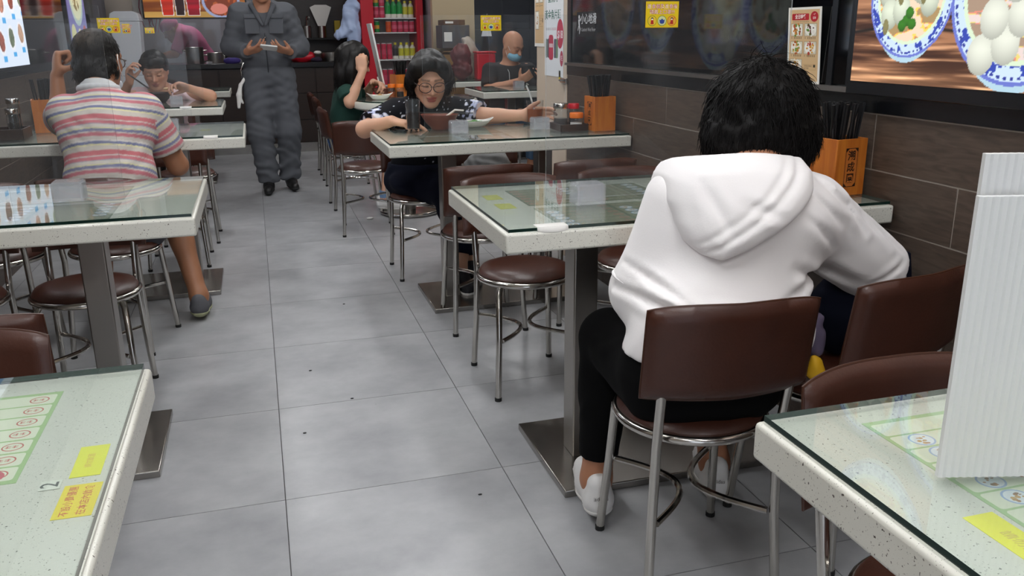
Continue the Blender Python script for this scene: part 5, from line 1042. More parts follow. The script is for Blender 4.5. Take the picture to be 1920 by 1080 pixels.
# ---- jars, trays, glasses, bowls
def jar(x, y, z, label, body, lid=None, r=.026, h=.06, fill=None, fh=.6):
    e = empty('condiment_jar', (x, y, z), 0, label, 'jar', 'condiment jars')
    MB().lathe([(r*.9,0),(r,.004),(r,h*.85),(r*.86,h),(r*.80,h),(r*.92,h*.84),(r*.92,.006),(0,.006)], n=20).build('glass_body', body, e)
    if fill: MB().lathe([(0,.0065),(r*.90,.0065),(r*.90,h*fh),(0,h*fh)], n=20).build('contents', fill, e)
    if lid: MB().lathe([(0,h),(r*1.02,h),(r*1.04,h+.003),(r*1.04,h+.020),(r*.98,h+.023),(0,h+.023)], n=20).build('lid', lid, e)
    return e
def tray(x, y, z, w, d, label, hh=.03, rz=0):
    e = empty('condiment_tray', (x, y, z), rz, label, 'tray'); MB().bb(-w/2,w/2,-d/2,d/2,0,.005).build('bottom', MT['tray'], e)
    for s in (-1,1): MB().bb(-w/2,w/2,s*d/2-.004,s*d/2+.004,0,hh).build('rim', MT['tray'], e, bevel=.001); MB().bb(s*w/2-.004,s*w/2+.004,-d/2,d/2,0,hh).build('rim', MT['tray'], e, bevel=.001)
tray(1.352, 3.70, TZ, .125, .15, 'dark brown condiment tray next to the chopstick box on cola table')
jar(1.325, 3.735, TZ+.005, 'square glass jar of dark chili oil in the condiment tray', MT['drinkglass'], MT['chrome'], .033, .088, MT['sauce'], .5); jar(1.375, 3.665, TZ+.005, 'orange-lidded shaker jar in the condiment tray', MT['drinkglass'], MT['orange'], .030, .050, MT['paper'], .6); jar(1.388, 3.735, TZ+.005, 'small red-topped sauce jar at the back of the condiment tray', MT['drinkglass'], MT['red'], .024, .085, MT['sauce'], .6)
tray(-1.10, 4.27, TZ, .22, .16, 'dark caddy of bottles at the wall end of the striped man table', .045)
jar(-1.035, 4.27, TZ+.005, 'metal-topped sauce bottle in the dark caddy, front one', MT['drinkglass'], MT['chrome'], .026, .10, MT['sauce'], .6); jar(-1.04, 4.33, TZ+.005, 'metal-topped sauce bottle in the dark caddy, back one', MT['drinkglass'], MT['chrome'], .026, .14, MT['sauce'], .7); jar(-1.165, 4.26, TZ+.005, 'white salt jar in the dark caddy at left edge', MT['porcelain'], MT['steel'], .035, .07)
jar(.90, 6.02, TZ, 'orange-lidded shaker jar on the round table, left of the box', MT['drinkglass'], MT['orange'], .026, .07, MT['tea'], .6); jar(.955, 6.0, TZ, 'orange-lidded shaker jar on the round table, touching the box', MT['drinkglass'], MT['orange'], .026, .07, MT['sauce'], .6); jar(2.42, 6.85, TZ, 'orange-lidded jar beside the masked man', MT['drinkglass'], MT['orange'], .03, .07, MT['paper'], .6)
jar(1.375, 2.03, TZ, 'clear plastic jar with orange contents beside the chopstick box', MT['drinkglass'], MT['steel'], .035, .075, MT['orange'], .5)
def bowl(x, y, z, r, h, m, label, fill=None, fz=.75, name='bowl'):
    e = empty(name, (x, y, z), 0, label, 'bowl'); MB().lathe([(0,0),(r*.45,0),(r*.48,.006),(r*.75,h*.45),(r,h),(r*.965,h),(r*.72,h*.48),(r*.44,.012),(0,.010)], n=40).build('shell', m, e)
    if fill: MB().lathe([(0,h*fz+.004),(r*.5,h*fz+.003),(r*(.72+.25*(fz-.48)/.52),h*fz)], n=32).build('food', fill, e)
    return e
bowl(.806, 3.945, TZ, .088, .068, MT['terracotta'], 'reddish brown clay noodle bowl in front of the woman with glasses', MT['food'])
bowl(1.34, 1.95, TZ, .05, .045, MT['porcelain'], 'small white porcelain bowl beside the hoodie woman'); bowl(-.62, 6.24, TZ, .085, .065, MT['tray'], 'dark noodle bowl in front of the pink woman', MT['food']); bowl(.86, 6.16, TZ, .08, .06, MT['terracotta'], 'brown noodle bowl in front of the girl in green', MT['food'])
def dish(x, y, z, label, food, L=.085, W=.048, rz=0):
    e = empty('leaf_dish', (x, y, z), rz, label, 'dish'); m = MB(); n = 36; rings = [(.35,0),(.55,.004),(.85,.018),(1.0,.030),(.96,.031),(.8,.020),(.5,.008),(.001,.007)]; vs = []
    for r, zz in rings:
        for j in range(n):
            a = 2*math.pi*j/n; tip = abs(math.cos(a))**6; vs.append((L*r*math.cos(a)*(1+.12*tip), W*r*math.sin(a), zz+(.014*tip if zz > .015 else 0)))
    fs = [(i*n+j,i*n+(j+1)%n,(i+1)*n+(j+1)%n,(i+1)*n+j) for i in range(len(rings)-1) for j in range(n)]+[tuple(range(n-1,-1,-1))]; m.add(vs, fs).build('shell', MT['porcelain'], e, angle=70)
    f = MB(); q = random.Random(5)
    for i in range(26): a, d = q.uniform(0,6.28), q.random()**.5; f.ball((L*.6*d*math.cos(a), W*.6*d*math.sin(a), .020+.010*(1-d)), (q.uniform(.008,.016),q.uniform(.005,.009),.006), 8, R=rotz(q.uniform(0,3)))
    f.build('food', food, e); return e
dish(.972, 3.955, TZ, 'white leaf-shaped dish of green vegetables beside the clay bowl', MT['green']); dish(.80, 5.90, TZ, 'white leaf-shaped dish of noodles on the round table', MT['food'], .08, .045)
def tumbler(x, y, z, label, liquid, lh, r=.034, h=.145, straw=None):
    e = empty('drinking_glass', (x, y, z), 0, label, 'glass'); MB().lathe([(0,0),(r*.84,0),(r*.86,.004),(r,h),(r*.95,h),(r*.82,.016),(0,.014)], n=32).build('glass_wall', MT['drinkglass'], e)
    MB().lathe([(0,.0145),(r*.80,.0165),(r*(.82+.13*lh/h)-.0006,lh),(0,lh)], n=32).build('drink', liquid, e)
    if straw: MB().tube(straw, .0042, 10).build('straw', MT['white'], e)
    return e
tumbler(.668, 3.865, TZ, 'glass of dark cola by the table edge', MT['cola'], .088); tumbler(1.272, 3.955, TZ, 'glass of iced milk tea with white straw', MT['tea'], .075, .042, .115, [(.012,0,.02),(-.028,-.006,.15),(-.045,-.008,.185)])
tumbler(2.48, 6.75, TZ, 'glass with dark drink beside the masked man', MT['sauce'], .05, .03, .11)
ph = empty('phone', (.640, 3.965, TZ), .35, 'black phone lying flat beside the cola glass', 'phone'); MB().bb(-.037,.037,-.07,.07,.0,.008).build('case', MT['phone'], ph, bevel=.003); MB().bb(-.033,.033,-.064,.064,.008,.0086).build('screen', MT['blackglass'], ph)
ph = empty('phone', (2.225, 6.925, .865), 0, 'phone held up by the masked man', 'phone'); ph.rotation_euler = (.9,0,.5); MB().bb(-.035,.035,-.07,.07,-.004,.004).build('case', MT['phone'], ph, bevel=.002); MB().bb(-.031,.031,-.064,.064,.004,.0046).build('screen', MT['blackglass'], ph)
def rod(name, a, b, r0, r1, m, label, cat, group=None): return tag(MB().tube([a,b],[r0,r1],8).build(name, m), label, cat, group)
rod('chopstick', (.71,3.99,TZ+.073), (.955,3.90,TZ+.071), .003, .0022, MT['chop'], 'black chopstick resting across the clay bowl', 'chopstick'); 
def spoon(P, label, m, dish_r=.02):
    e = empty('soup_spoon', P[0], 0, label, 'spoon'); o = V(*P[0]); MB().tube([V(*p)-o for p in P], [.005]*(len(P)-1)+[.004], 8).build('handle', m, e); d = nrm(V(*P[0])-V(*P[1])); MB().ball(d*dish_r*.8, (dish_r*1.35,dish_r*.8,dish_r*.42), 14, R=np.array([nrm(d*V(1,1,0)), nrm(np.cross((0,0,1),d)), (0,0,1)]).T).build('scoop', m, e); return e
spoon([(.835,3.93,TZ+.058),(.875,3.925,TZ+.085),(.915,3.92,TZ+.082)], 'white porcelain spoon leaning in the clay bowl', MT['porcelain']); spoon([(-.545,6.215,.856),(-.50,6.215,.862),(-.44,6.20,.885)], 'pale spoon held up by the pink woman', mat('pale_wood_spoon','#d8b48c',.5)); spoon([(.835,6.11,.83),(.83,6.12,.86),(.82,6.13,.90)], 'white spoon held by the girl in green', MT['porcelain'])
for i in (0,1): rod('chopstick', (-.800+.006*i,6.235,.955), (-.68+.008*i,6.225,.855), .003, .0022, MT['chop'], 'black chopstick held by the pink woman', 'chopstick', 'chopsticks held by the pink woman')
o = tag(MB().box((0,0,0),(.012,.20,.50)).build('plastic_divider', MT['white'], bevel=.001), 'white plastic divider panel seen edge-on, leaning on the round table', 'divider'); o.location = (.875,6.30,1.02); o.rotation_euler = (0,-.17,0)
o.location = (.885-.042,6.27,TZ+.2475); o.rotation_euler = (0,-.17,0)
# ---- order pad, bags, crumbs
nb = empty('order_pad', (.118, 6.655, 1.098), 0, 'white folded order pad held by the waiter', 'notepad'); nb.rotation_euler = (-.35,.12,0); MB().bb(-.06,.06,-.045,.045,-.004,.0).build('back_cover', MT['paper'], nb); MB().box((0,.0,.004),(.115,.085,.005),None).build('pages', mat('pad_pages','#dfe5e8',.7), nb)
def sack(name, label, cat, c, r, m, k=.02, seed=1, h=.008, noise=.02, sc=14, ext=()):
    q = Sdf(); q.ell(c, r, None, k)
    for a, b, ra, rb in ext: q.limb(a, b, ra, rb, k)
    lo, hi = q.bounds(None, .04); me, _ = sdf_mesh(name, lambda P: np.maximum(q(P)+noise*(vnoise(P*sc+seed)-.5)+folds([(.4,.5,.7),(.7,-.4,.3)], noise*.25, 18, 60, seed)(P), lo[2]+.041-P[:,2]).astype(np.float32), lo, hi, h); me.materials.append(m); e = empty(name, (c[0],c[1],lo[2]+.041), 0, label, cat); o = link('body', me, None, e); o.location = -Vector(e.location); return e
tb = sack('tote_bag', 'dark navy tote bag on the chair beside the hoodie woman', 'bag', (1.345,1.665,.535), (.125,.075,.105), MT['navy'], .02, 3)
MB().tube([(.060,-.0,.18),(.075,.0,.235),(.105,.0,.262),(.140,.0,.25),(.155,0,.17)], .011, 8).build('handle', MT['navy'], tb)
tag(sack('scarf', 'lilac and grey scarf hanging between the two near chairs', 'scarf', (1.128,1.50,.540), (.022,.022,.052), MT['lilac'], .02, 5, .006, .02, 30), None); tag(sack('tassel', 'bright yellow tassel hanging below the lilac scarf', 'tassel', (1.122,1.485,.470), (.020,.018,.030), MT['yellow'], .01, 7, .005, .02, 45), None)
sack('cloth_bag', 'grey cloth bag on chair beside the woman with glasses', 'bag', (1.14,4.33,.515), (.12,.10,.095), MT['greycloth'], .03, 9, .008, .03, 11)
o = tag(MB().ball((0,0,0),(.025,.014,.008),10).build('crumpled_tissue', MT['paper']), 'crumpled white tissue on floor by a chair leg', 'tissue'); o.location = (.655,5.64,.0075)
for i, (x, y) in enumerate(((.22,2.72),(.48,1.98),(.10,3.02),(.30,3.8),(.05,2.5))): tag(MB().ball((x,y,.0022),(.006,.003,.0022),6).build('crumb', MT['blackm']), 'tiny dark crumb on the grey floor tiles', 'crumb', 'crumbs on the floor')
# ================================================================== POSTERS
def dishes_poster(w, h, seed=1):
    p = Print(w, h, '#e9e6df', .002); p.rect(0,0,w*.90,h*.94,'#d3b184'); p.rect(-w*.12,h*.375,w*.52,h*.085,'#b3202a',.003); p.text('全日特餐', -w*.12, h*.374, h*.062, '#f6efe8', .02); p.disc(w*.30,h*.375,w*.115,h*.068,'#b3202a'); p.text('一律', w*.30, h*.402, h*.028, '#f6efe8', .01); p.text('$38', w*.30, h*.358, h*.042, '#f6efe8', .01)
    p.marks(-w*.33, h*.312, 14, w*.035, w*.026, '#6a4a34'); q = random.Random(seed)
    sets = [['#8d3f22','#b4582c','#c8853c','#6e8f3a'],['#4a1f18','#6b2a20','#e8e2d8','#5f8f33'],['#c77f2e','#e6c88a','#7a9a3c','#b05a20'],['#c27a26','#d9a23c','#b4442c','#e8dcc0'],['#c9912f','#e8dcc8','#a86a24']]
    for i in range(5):
        X = -w*.22 if i % 2 == 0 else w*.20; Y = h*(.205-.235*(i//2)); p.rect(X, Y, w*.37, h*.165, '#5b4630'); p.rect(X, Y, w*.355, h*.158, '#dcd6c4'); p.disc(X, Y, w*.17, h*.075, '#f1eee6'); p.food(X, Y, w*.13, sets[i], 22, seed+i)
        if i < 4: p.text('ABCD'[i], X-w*.155, Y-h*.107, h*.030, '#2c1c10', .01); p.marks(X-w*.07, Y-h*.107, 5, w*.052, w*.042, '#2c1c10')
    p.rect(w*.20, -h*.285, w*.38, h*.075, '#b99468'); p.rect(w*.20, -h*.285, w*.36, h*.068, '#d3b184'); p.marks(w*.07, -h*.27, 5, w*.045, w*.035, '#2c1c10'); p.marks(w*.07, -h*.30, 3, w*.045, w*.035, '#2c1c10'); p.rect(w*.345, -h*.268, w*.06, h*.035, '#3a3322'); return p
p = dishes_poster(.158, .212); o = p.place('menu_card', (XR-.020, 2.236, 1.144), (0,-1,0), (-.06,0,1)); tag(o, 'cream menu card of all day set meals standing on the black ledge', 'poster')
p = Print(.30, .66, '#eef0f2', .001); p.rect(0,.28,.30,.10,'#9d3446'); p.food(.0,.29,.05,['#b8545e','#8d2a3a','#c98a8a'],12,3); p.disc(.10,.30,.03,.03,'#c8323f')
for i, t in enumerate(('魚蛋河','墨魚丸','黃金魚片頭')): p.text(t, -.02, .155-.085*i, .052, '#2f6a5a', .015)
p.disc(.10,-.11,.052,.075,'#c42c4c'); p.text('$18', .10, -.115, .055, '#f4eef0', .02); p.marks(-.12,-.085,4,.02,.016,'#6a6a70'); p.marks(-.03,-.085,4,.02,.016,'#c0566a')
for i, (x, c) in enumerate(((-.12,'#7f8f86'),(-.09,'#5a5a62'),(.02,'#55506a'),(.05,'#6f8a6a'))): p.rect(x,-.185,.035,.10,c,.012)
p.rect(-.045,-.18,.075,.13,'#c42c4c',.02); p.rect(-.045,-.17,.06,.02,'#e8c8cc'); p.disc(.125,-.235,.025,.04,'#b53a54'); p.text('旺', .125, -.235, .03, '#f4e6ea')
o = p.place('drinks_poster', (XR-.0062, 4.497, 1.288), (0,-1,0), (0,0,1)); tag(o, 'white poster with green lettering and red price circle on the beige pillar', 'poster')
p = dishes_poster(.17, .60, 9); p.rect(0,.2,.15,.16,'#d3b184'); p.food(0,.2,.06,['#8d3f22','#c77f2e','#e8e2d8'],16,4); o = p.place('menu_poster', (XR-.0062, 4.745, 1.41), (0,-1,0), (0,0,1)); tag(o, 'narrow cream menu poster of dishes at far edge of the pillar', 'poster')
p = Print(.030, .052, '#e2cf1c', .0005); p.text('注意', 0, .008, .011, '#8a6a10'); o = p.place('yellow_tag', (XR-.0062, 4.40, .965), (0,-1,0), (0,0,1)); tag(o, 'small yellow sticker below the white poster on the pillar', 'sticker')
hk = empty('wall_latch', (XR-.006, 4.335, .945), 0, 'small chrome latch on the pillar edge below the white poster', 'latch'); MB().bb(-.012,0,-.06,.03,-.012,.012).build('plate', MT['chrome'], hk, bevel=.002); MB().tube([(-.018,-.05,0),(-.018,.02,0)], .005, 8).build('bolt', MT['steel'], hk)
p = Print(.24, .115, '#0b0c0e', .0003); p.text('小心地滑', .035, .022, .052, '#d8dadc', .006); p.text('Caution! Wet Floor', .035, -.025, .023, '#b9bbbd'); 
p.disc(-.088,.034,.010,.010,'#d8dadc'); p.poly([(-.100,.022),(-.084,.024),(-.078,-.006),(-.092,-.010)],'#d8dadc'); p.poly([(-.080,-.006),(-.070,-.020),(-.082,-.046),(-.086,-.044),(-.080,-.022),(-.090,-.008)],'#d8dadc'); p.poly([(-.096,-.008),(-.106,-.028),(-.100,-.030),(-.088,-.008)],'#d8dadc'); p.poly([(-.084,.020),(-.064,.030),(-.062,.026),(-.082,.012)],'#d8dadc')
o = p.place('wet_floor_sticker', (XR-.0098, 4.02, 1.222), (0,-1,0), (0,0,1)); tag(o, 'caution wet floor sticker in white on the black glass panel', 'sticker')
# ================================================================== FRIDGE
fr = empty('drinks_fridge', (1.43, 9.30, 0), 0, 'red glass-door drinks fridge full of cans and bottles', 'fridge'); FX0, FX1 = -.32, .33
MB().bb(FX0, FX0+.13, 0, .55, 0, 1.95).build('side', MT['red'], fr, bevel=.004); MB().bb(FX1-.07, FX1, 0, .55, 0, 1.95).build('side', MT['red'], fr, bevel=.004); MB().bb(FX0+.13, FX1-.07, 0, .55, 1.72, 1.95).build('header', MT['red'], fr, bevel=.004); MB().bb(FX0+.13, FX1-.07, 0, .55, 0, .45).build('kick_panel', MT['red'], fr, bevel=.004)
MB().bb(FX0+.13, FX1-.07, .50, .55, .45, 1.72).build('back', MT['white'], fr); iw0, iw1 = FX0+.13, FX1-.07
for z in (.46,.66,.925,1.20,1.345,1.56): MB().bb(iw0, iw1, .05, .50, z-.012, z).build('shelf', MT['white'], fr)
MB().bb(iw0+.01, iw1-.01, .06, .09, 1.70, 1.715).build('lamp_strip', emitmat('fridge_lamp',(.9,.95,1),14), fr); m = MB().bb(iw0, iw1, .012, .018, .46, 1.71); m.build('door_pane', MT['acrylic'], fr)
def can_mesh(nm, r, h, c1, c2, bottle=False, cap=None):
    m = MB(); c1, c2 = lin(c1), lin(c2)
    if bottle:
        m.lathe([(0,0),(r,.002),(r,h*.2)], n=12, col=lin('#e8e4d8')); m.lathe([(r,h*.2),(r,h*.65)], n=12, col=c1); m.lathe([(r,h*.65),(r*.9,h*.72),(r*.45,h*.84),(r*.42,h*.86)], n=12, col=c2); m.lathe([(r*.5,h*.86),(r*.5,h),(0,h)], n=12, col=lin(cap))
    else: m.lathe([(0,0),(r*.8,0),(r,.006),(r,h*.30)], n=12, col=c1); m.lathe([(r,h*.30),(r,h*.62)], n=12, col=c2); m.lathe([(r,h*.62),(r,h-.008)], n=12, col=c1); m.lathe([(r,h-.008),(r*.85,h),(0,h-.002)], n=12, col=lin('#b8b8b8'))
    me = m.mesh(nm); me.materials.append(attrmat(nm+'_print', .3, spec=.5)); return me
pinkC = can_mesh('soda_can', .030, .115, '#c4304f', '#d9607a'); pinkT = can_mesh('soda_can', .028, .165, '#c62f4c', '#d04a66'); grnC = can_mesh('soda_can', .030, .115, '#128a3c', '#e0a43c'); orgC = can_mesh('soda_can', .030, .115, '#d4561c', '#c9481a'); yelB = can_mesh('drink_bottle', .030, .17, '#d3cf3c', '#dcdcc8', True, '#e2d83a'); blkB = can_mesh('drink_bottle', .030, .17, '#3a3638', '#4a4648', True, '#d8c63a'); grnB = can_mesh('drink_bottle', .031, .19, '#16933f', '#1d8a44', True, '#d9c63c')
def stock(me, x, z, y, label, cat, grp): o = bpy.data.objects.new(me.name.split('.')[0], me); COL.objects.link(o); o.location = (1.43+x, 9.30+y, z); tag(o, label, cat, grp)
for k, x in enumerate(np.linspace(iw0+.04, iw1-.04, 7)):
    a = [grnC,None,orgC,pinkC,pinkC,pinkC,pinkC][k]
    if a: stock(a, x, 1.2005, .10, ('green can with orange stripe on the middle fridge shelf','','orange can on the middle fridge shelf')[k] if k < 3 else 'pink can in the row on the middle fridge shelf', 'can', 'cans on the middle fridge shelf')
for k, x in enumerate(np.linspace(iw0+.04, iw1-.04, 7)):
    if k < 3: stock(pinkT, x, .9255, .10, 'tall pink can on the lower fridge shelf', 'can', 'tall pink cans on the lower fridge shelf')
    else: stock(blkB if k == 3 else yelB, x, .9255, .10, 'dark bottle with yellow cap on the lower fridge shelf' if k == 3 else 'yellow labelled bottle on the lower fridge shelf', 'bottle', 'bottles on the lower fridge shelf')
    stock(pinkT, x, .6605, .10, 'pink can low in the fridge, behind the tables', 'can', 'cans on the bottom fridge shelf')
for k, x in enumerate(np.linspace(iw0+.04, iw1-.04, 7)):
    if k < 2: stock(pinkC, x, 1.3455, .10, 'pink can low on the upper fridge shelf', 'can', 'cans on the upper fridge shelf'); stock(grnC if k == 0 else pinkC, x, 1.4607, .10, ('green' if k == 0 else 'pink')+' can stacked on another on the upper fridge shelf', 'can', 'cans on the upper fridge shelf')
    elif k < 5: stock(grnB, x, 1.3455, .10, 'green bottle with yellow cap on the upper fridge shelf', 'bottle', 'green bottles on the upper fridge shelf')
    else: stock(yelB, x, 1.3455, .12, 'yellow capped bottle at right of the upper fridge shelf', 'bottle', 'yellow bottles on the upper fridge shelf')
# ================================================================== COUNTER THINGS
CZ = .9155
def pot(x, y, r, h, label, m=None, handles=True, lid=False):
    e = empty('cooking_pot', (x, y, CZ), 0, label, 'pot'); MB().lathe([(0,0),(r*.96,0),(r,.01),(r,h),(r*1.05,h+.004),(r*.97,h),(r*.95,.012),(0,.01)], n=32).build('body', m or MT['steel'], e)
    if handles:
        for s in (-1,1): MB().tube([(s*r,-.03,h*.8),(s*(r+.03),-.025,h*.82),(s*(r+.03),.025,h*.82),(s*r,.03,h*.8)], .006, 8).build('handle', MT['steel'], e)
    MB().lathe([(0,h*.85),(r*.94,h*.85)], n=24).build('soup', mat('broth','#8a5a34',.3), e)
pot(-.56, YC+.28, .085, .155, 'tall steel stock pot on the kitchen counter'); pot(-.36, YC+.20, .078, .10, 'shiny steel pot next to the stock pot'); pot(-.215, YC+.22, .055, .085, 'small steel pot nearest the waiter')
sack('folded_cloth', 'purple folded cloth lying on the counter by the small pot', 'cloth', (-.20,YC+.07,CZ+.025), (.085,.04,.035), MT['purple'], .02, 11, .009, .01, 20)
bt = sack('plastic_bag', 'red plastic bag on the counter right of the waiter', 'bag', (.50,YC+.20,CZ+.045), (.13,.10,.065), MT['red'], .03, 12, .010, .03, 12)
pot(.80, YC+.22, .12, .09, 'wide steel basin on the counter left of the girl', None, False); tag(sack('napkin', 'white crumpled napkin on the edge of the steel basin', 'napkin', (.655,YC+.16,CZ+.09), (.04,.03,.02), MT['paper'], .01, 13, .008, .015, 25), None)
tumb = empty('blue_tub', (.985,YC+.20,CZ), 0, 'blue plastic tub at right end of the counter', 'tub'); MB().lathe([(0,0),(.05,0),(.06,.09),(.063,.092),(.055,.088),(.046,.006),(0,.005)], n=24).build('body', MT['blue'], tumb)
tag(sack('dark_cloth', 'dark purple cloth between red bag and steel basin', 'cloth', (.63,YC+.08,CZ+.02), (.06,.05,.03), mat('dark_purple_cloth','#2a1c33',.9), .02, 14, .009, .01, 20), None)
sh = empty('wall_shelf', (.62, YC+.80, 1.15), 0, 'dark wall shelf holding steel cups behind the counter', 'shelf'); MB().bb(-.42,.50,-.12,.15,-.02,0).build('board', MT['blackm'], sh)
for x in (-.35,.42): MB().bb(x-.01,x+.01,-.10,.15,-.10,-.02).build('bracket', MT['blackm'], sh)
def cup(x, label, items, r=.045, h=.125):
    y = YC+.76; e = empty('steel_cup', (x, y, 1.15), 0, label, 'cup'); MB().lathe([(0,0),(r,0),(r,h),(r*.94,h),(r*.94,.006),(0,.006)], n=24).build('body', MT['steel'], e); q = random.Random(int(x*100))
    for i in range(items):
        a = q.uniform(0,6.28); o = MB().tube([(0,0,.0),(0,0,.19)], [.003,.004], 6); o.ball((0,0,.20), (.013,.004,.022), 8); u = o.build('cutlery', MT['chrome']); u.location = (x+.020*math.cos(a), y+.02*math.sin(a), 1.158); u.rotation_euler = (q.uniform(-.12,.12), q.uniform(-.12,.12), a); tag(u, 'steel spoon standing in a steel cup on the wall shelf', 'spoon', 'spoons in the steel cups')
cup(.33, 'steel cup of spoons at left on the wall shelf', 8); cup(.60, 'steel cup of ladles in the middle of the wall shelf', 5); cup(.76, 'perforated steel cup with a metal scoop on the wall shelf', 0)
pt = empty('paper_tray', (.455, YC+.76, 1.15), 0, 'pale folded paper tray standing on the wall shelf', 'tray'); MB().prism([(-.04,0),(.04,0),(.045,.26),(-.05,.27)], -.006, .006, M=(np.array([[1,0,0],[0,0,-1],[0,1,0]]),(0,0,0))).build('sheet', MT['foam'], pt)
fn = empty('metal_scoop', (.76, YC+.76, 1.16), 0, 'fan-shaped metal scoop standing in a steel cup', 'scoop'); MB().prism([(-.035,.10),(.035,.10),(.115,.31),(.06,.335),(-.06,.335),(-.115,.31)], -.004, .004, M=(np.array([[1,0,0],[0,0,-1],[0,1,0]]),(0,0,0))).build('fan', MT['steel'], fn); MB().tube([(0,0,0),(0,0,.12)], .006, 8).build('handle', MT['steel'], fn)
yb = empty('yellow_box', (.93, YC+.78, 1.15), 0, 'small yellow box at right end of the wall shelf', 'box'); MB().bb(-.03,.03,-.03,.03,0,.18).build('body', mat('yellow_carton','#b7a02a',.6), yb)
pb = sack('plastic_bags', 'bundle of pale blue plastic bags hanging beside the fridge', 'plastic bag', (1.02,YC+.10,1.30), (.09,.07,.24), MT['bag'], .05, 15, .010, .05, 13, [((1.03,YC+.10,1.45),(1.05,YC+.10,1.75),.05,.04),((.98,YC+.08,1.25),(.86,YC+.06,1.17),.06,.045),((1.05,YC+.10,1.2),(1.06,YC+.10,1.02),.06,.045)])
MB().tube([(.03,.0,.55),(.03,.10,.60),(.03,.30,.60)], .006, 8).build('hook', MT['steel'], pb)
# jars and bottles on the counter under the shelf
for i, (x, c, h) in enumerate(((.36,'#8a2a22',.15),(.44,'#3a1c16',.18),(.50,'#c9b9b0',.14))): jar(x, YC+.45, CZ, ('red sauce tub','dark sauce bottle','pale sauce jar')[i]+' standing under the wall shelf', mat('jar_%d' % i, c, .3), MT['white'] if i else MT['red'], .032, h)
# white foam boxes at the left end of the counter
def foam_box(x, y, z, w, d, h, label):
    e = empty('foam_box', (x, y, z), 0, label, 'box'); MB().prism([(-w/2*.86,0),(w/2*.86,0),(w/2,h*.82),(-w/2,h*.82)], -d/2, d/2, M=(np.array([[1,0,0],[0,0,-1],[0,1,0]]),(0,0,0))).build('body', MT['foam'], e, bevel=.008); MB().prism([(-w/2-.005,h*.82),(w/2+.005,h*.82),(w/2-.01,h*.96),(w/2-.05,h),(-w/2+.05,h),(-w/2+.01,h*.96)], -d/2-.005, d/2+.005, M=(np.array([[1,0,0],[0,0,-1],[0,1,0]]),(0,0,0))).build('lid', MT['foam'], e, bevel=.006)
foam_box(-1.06, 8.75, .0, .26, .26, .50, 'white foam box at the bottom of the stack, hidden behind table'); foam_box(-1.06, 8.75, .501, .26, .26, .42, 'white foam box in the middle of the stack by the left wall'); foam_box(-1.07, 8.75, .922, .25, .25, .48, 'tall white foam box on top of the stack by the left wall')
hc_ = empty('control_box', (-.98, YC+.42, 1.36), 0, 'white control box with red cords hanging above the counter', 'control box'); MB().bb(-.12,.10,-.05,.05,0,.40).build('body', MT['white'], hc_, bevel=.004)
for i, x in enumerate((-.03,.03,.06)): MB().tube([(x,-.055,.30),(x-.03,-.06,.10),(x-.01,-.06,-.06),(x+.03,-.055,-.14),(x+.06,-.055,-.02),(x+.05,-.05,.2)], .004, 6).build('cord', mat('red_cord%d' % i,'#a8304c',.5), hc_)
MB().bb(-.1,.1,.05,.60,.30,.36).build('bracket', MT['blackm'], hc_)
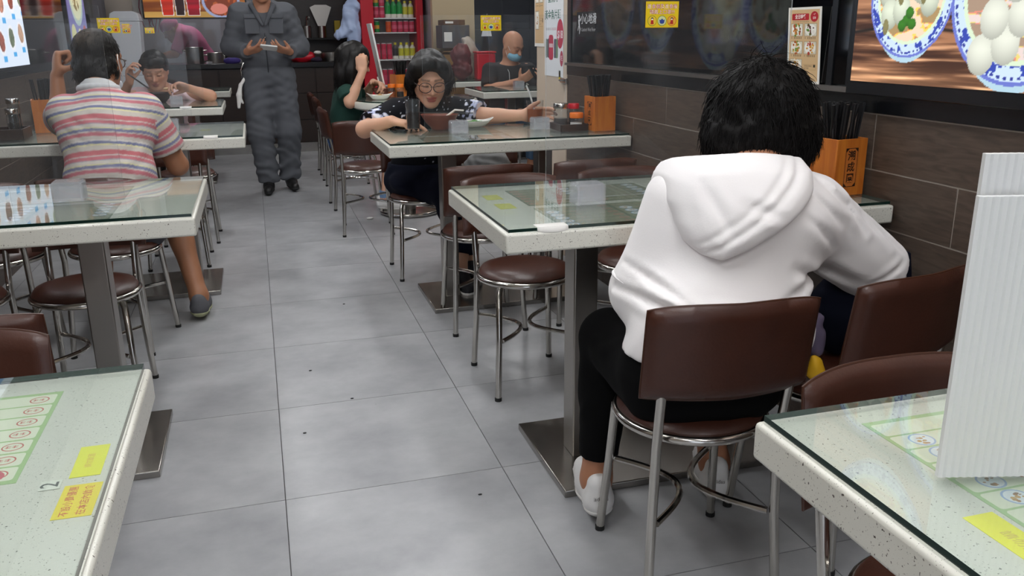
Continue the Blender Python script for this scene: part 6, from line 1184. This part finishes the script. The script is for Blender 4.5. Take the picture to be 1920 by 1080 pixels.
# ================================================================== SIDE BAY THINGS
def carton(x, y, z, w, d, h, label, m=None, open_=False, rz=0):
    e = empty('carton', (x, y, z), rz, label, 'box', 'boxes stacked in the side bay'); MB().bb(-w/2,w/2,-d/2,d/2,0,h).build('body', m or MT['carton'], e, bevel=.003); MB().bb(-w/2+.02,-w/2+.10,-d/2-.001,-d/2,h*.3,h*.7).build('shipping_label', MT['paper'], e)
    if open_:
        for s in (-1,1): MB().box((0,s*d/2-s*.05-.02*(s < 0),h+.012),(w*.95,.10,.004), np.array([[1,0,0],[0,math.cos(.35*s),-math.sin(.35*s)],[0,math.sin(.35*s),math.cos(.35*s)]])).build('flap', MT['carton'], e)
carton(1.98, 8.80, 0, .36, .34, .56, 'brown carton at the bottom of the stack beside the fridge'); carton(1.98, 8.80, .562, .34, .34, .42, 'brown open carton in the stack beside the fridge', None, True); carton(1.96, 8.80, 1.04, .28, .30, .22, 'dark grey box on top of the stack beside the fridge', mat('dark_grey_box','#4c4a4c',.6)); carton(1.95, 8.80, 1.262, .22, .26, .05, 'flat brown box lying on the dark grey box', mat('flat_brown_box','#5a3a22',.7))
rb = empty('red_bin', (2.12, 8.15, TZ), 0, 'red plastic bin standing on the empty bay table', 'bin'); MB().bb(-.09,.09,-.07,.07,0,.24).build('body', MT['red'], rb, bevel=.012); MB().bb(-.096,.096,-.076,.076,.24,.255).build('rim', MT['red'], rb, bevel=.005)
sack('shopping_bag', 'dark red and grey shopping bag beside the red bin', 'bag', (1.905,8.2,TZ+.16), (.10,.09,.17), mat('dark_red_bag','#5d2a2c',.6,noise=(9,.5)), .03, 16, .010, .05, 12); sack('shopping_bag', 'pale crumpled plastic bag leaning on the red bin', 'bag', (2.00,8.30,TZ+.24), (.09,.07,.15), mat('pale_bag','#a59a8c',.5), .03, 17, .010, .05, 14, [((1.99,8.3,TZ+.05),(2.0,8.3,TZ+.15),.06,.07)])
cc = empty('hanging_cloth', (2.36, YA-.04, 1.15), 0, 'white and black cloth hanging on a hook on the dark tiled wall', 'cloth'); MB().tube([(0,.03,.20),(0,-.02,.22)], .006, 8).build('hook', MT['chrome'], cc); MB().prism([(-.06,0),(.05,0),(.02,.2),(-.01,.2)], -.008, .008, M=(np.array([[1,0,0],[0,0,-1],[0,1,0]]),(0,0,0))).build('cloth', MT['foam'], cc)
ls = empty('light_strip', (2.75, 7.9, 1.1), 0, 'vertical blue lit sign edge beside the masked man', 'light box'); MB().bb(-.03,.03,-.03,.03,0,.8).build('frame', MT['black'], ls); MB().bb(-.022,.022,-.036,-.031,.02,.78).build('diffuser', emitmat('blue_lit_edge',(.15,.5,.9),2.0), ls)
# white glove hanging from the waiter's pocket
gl = Sdf(); gl.path([(-.072,6.86,.875),(-.105,6.845,.83),(-.122,6.83,.76),(-.132,6.83,.67)], [.012,.013,.02,.012], .01); gl.limb((-.12,6.83,.75),(-.10,6.82,.70),.01,.008,.01)
me, _ = sdf_mesh('glove', gl, *gl.bounds(None,.02), .006); me.materials.append(MT['paper']); o = link('glove', me, None, wt.e); o.location = -wt.root; o['label'] = 'white glove hanging from the pocket'
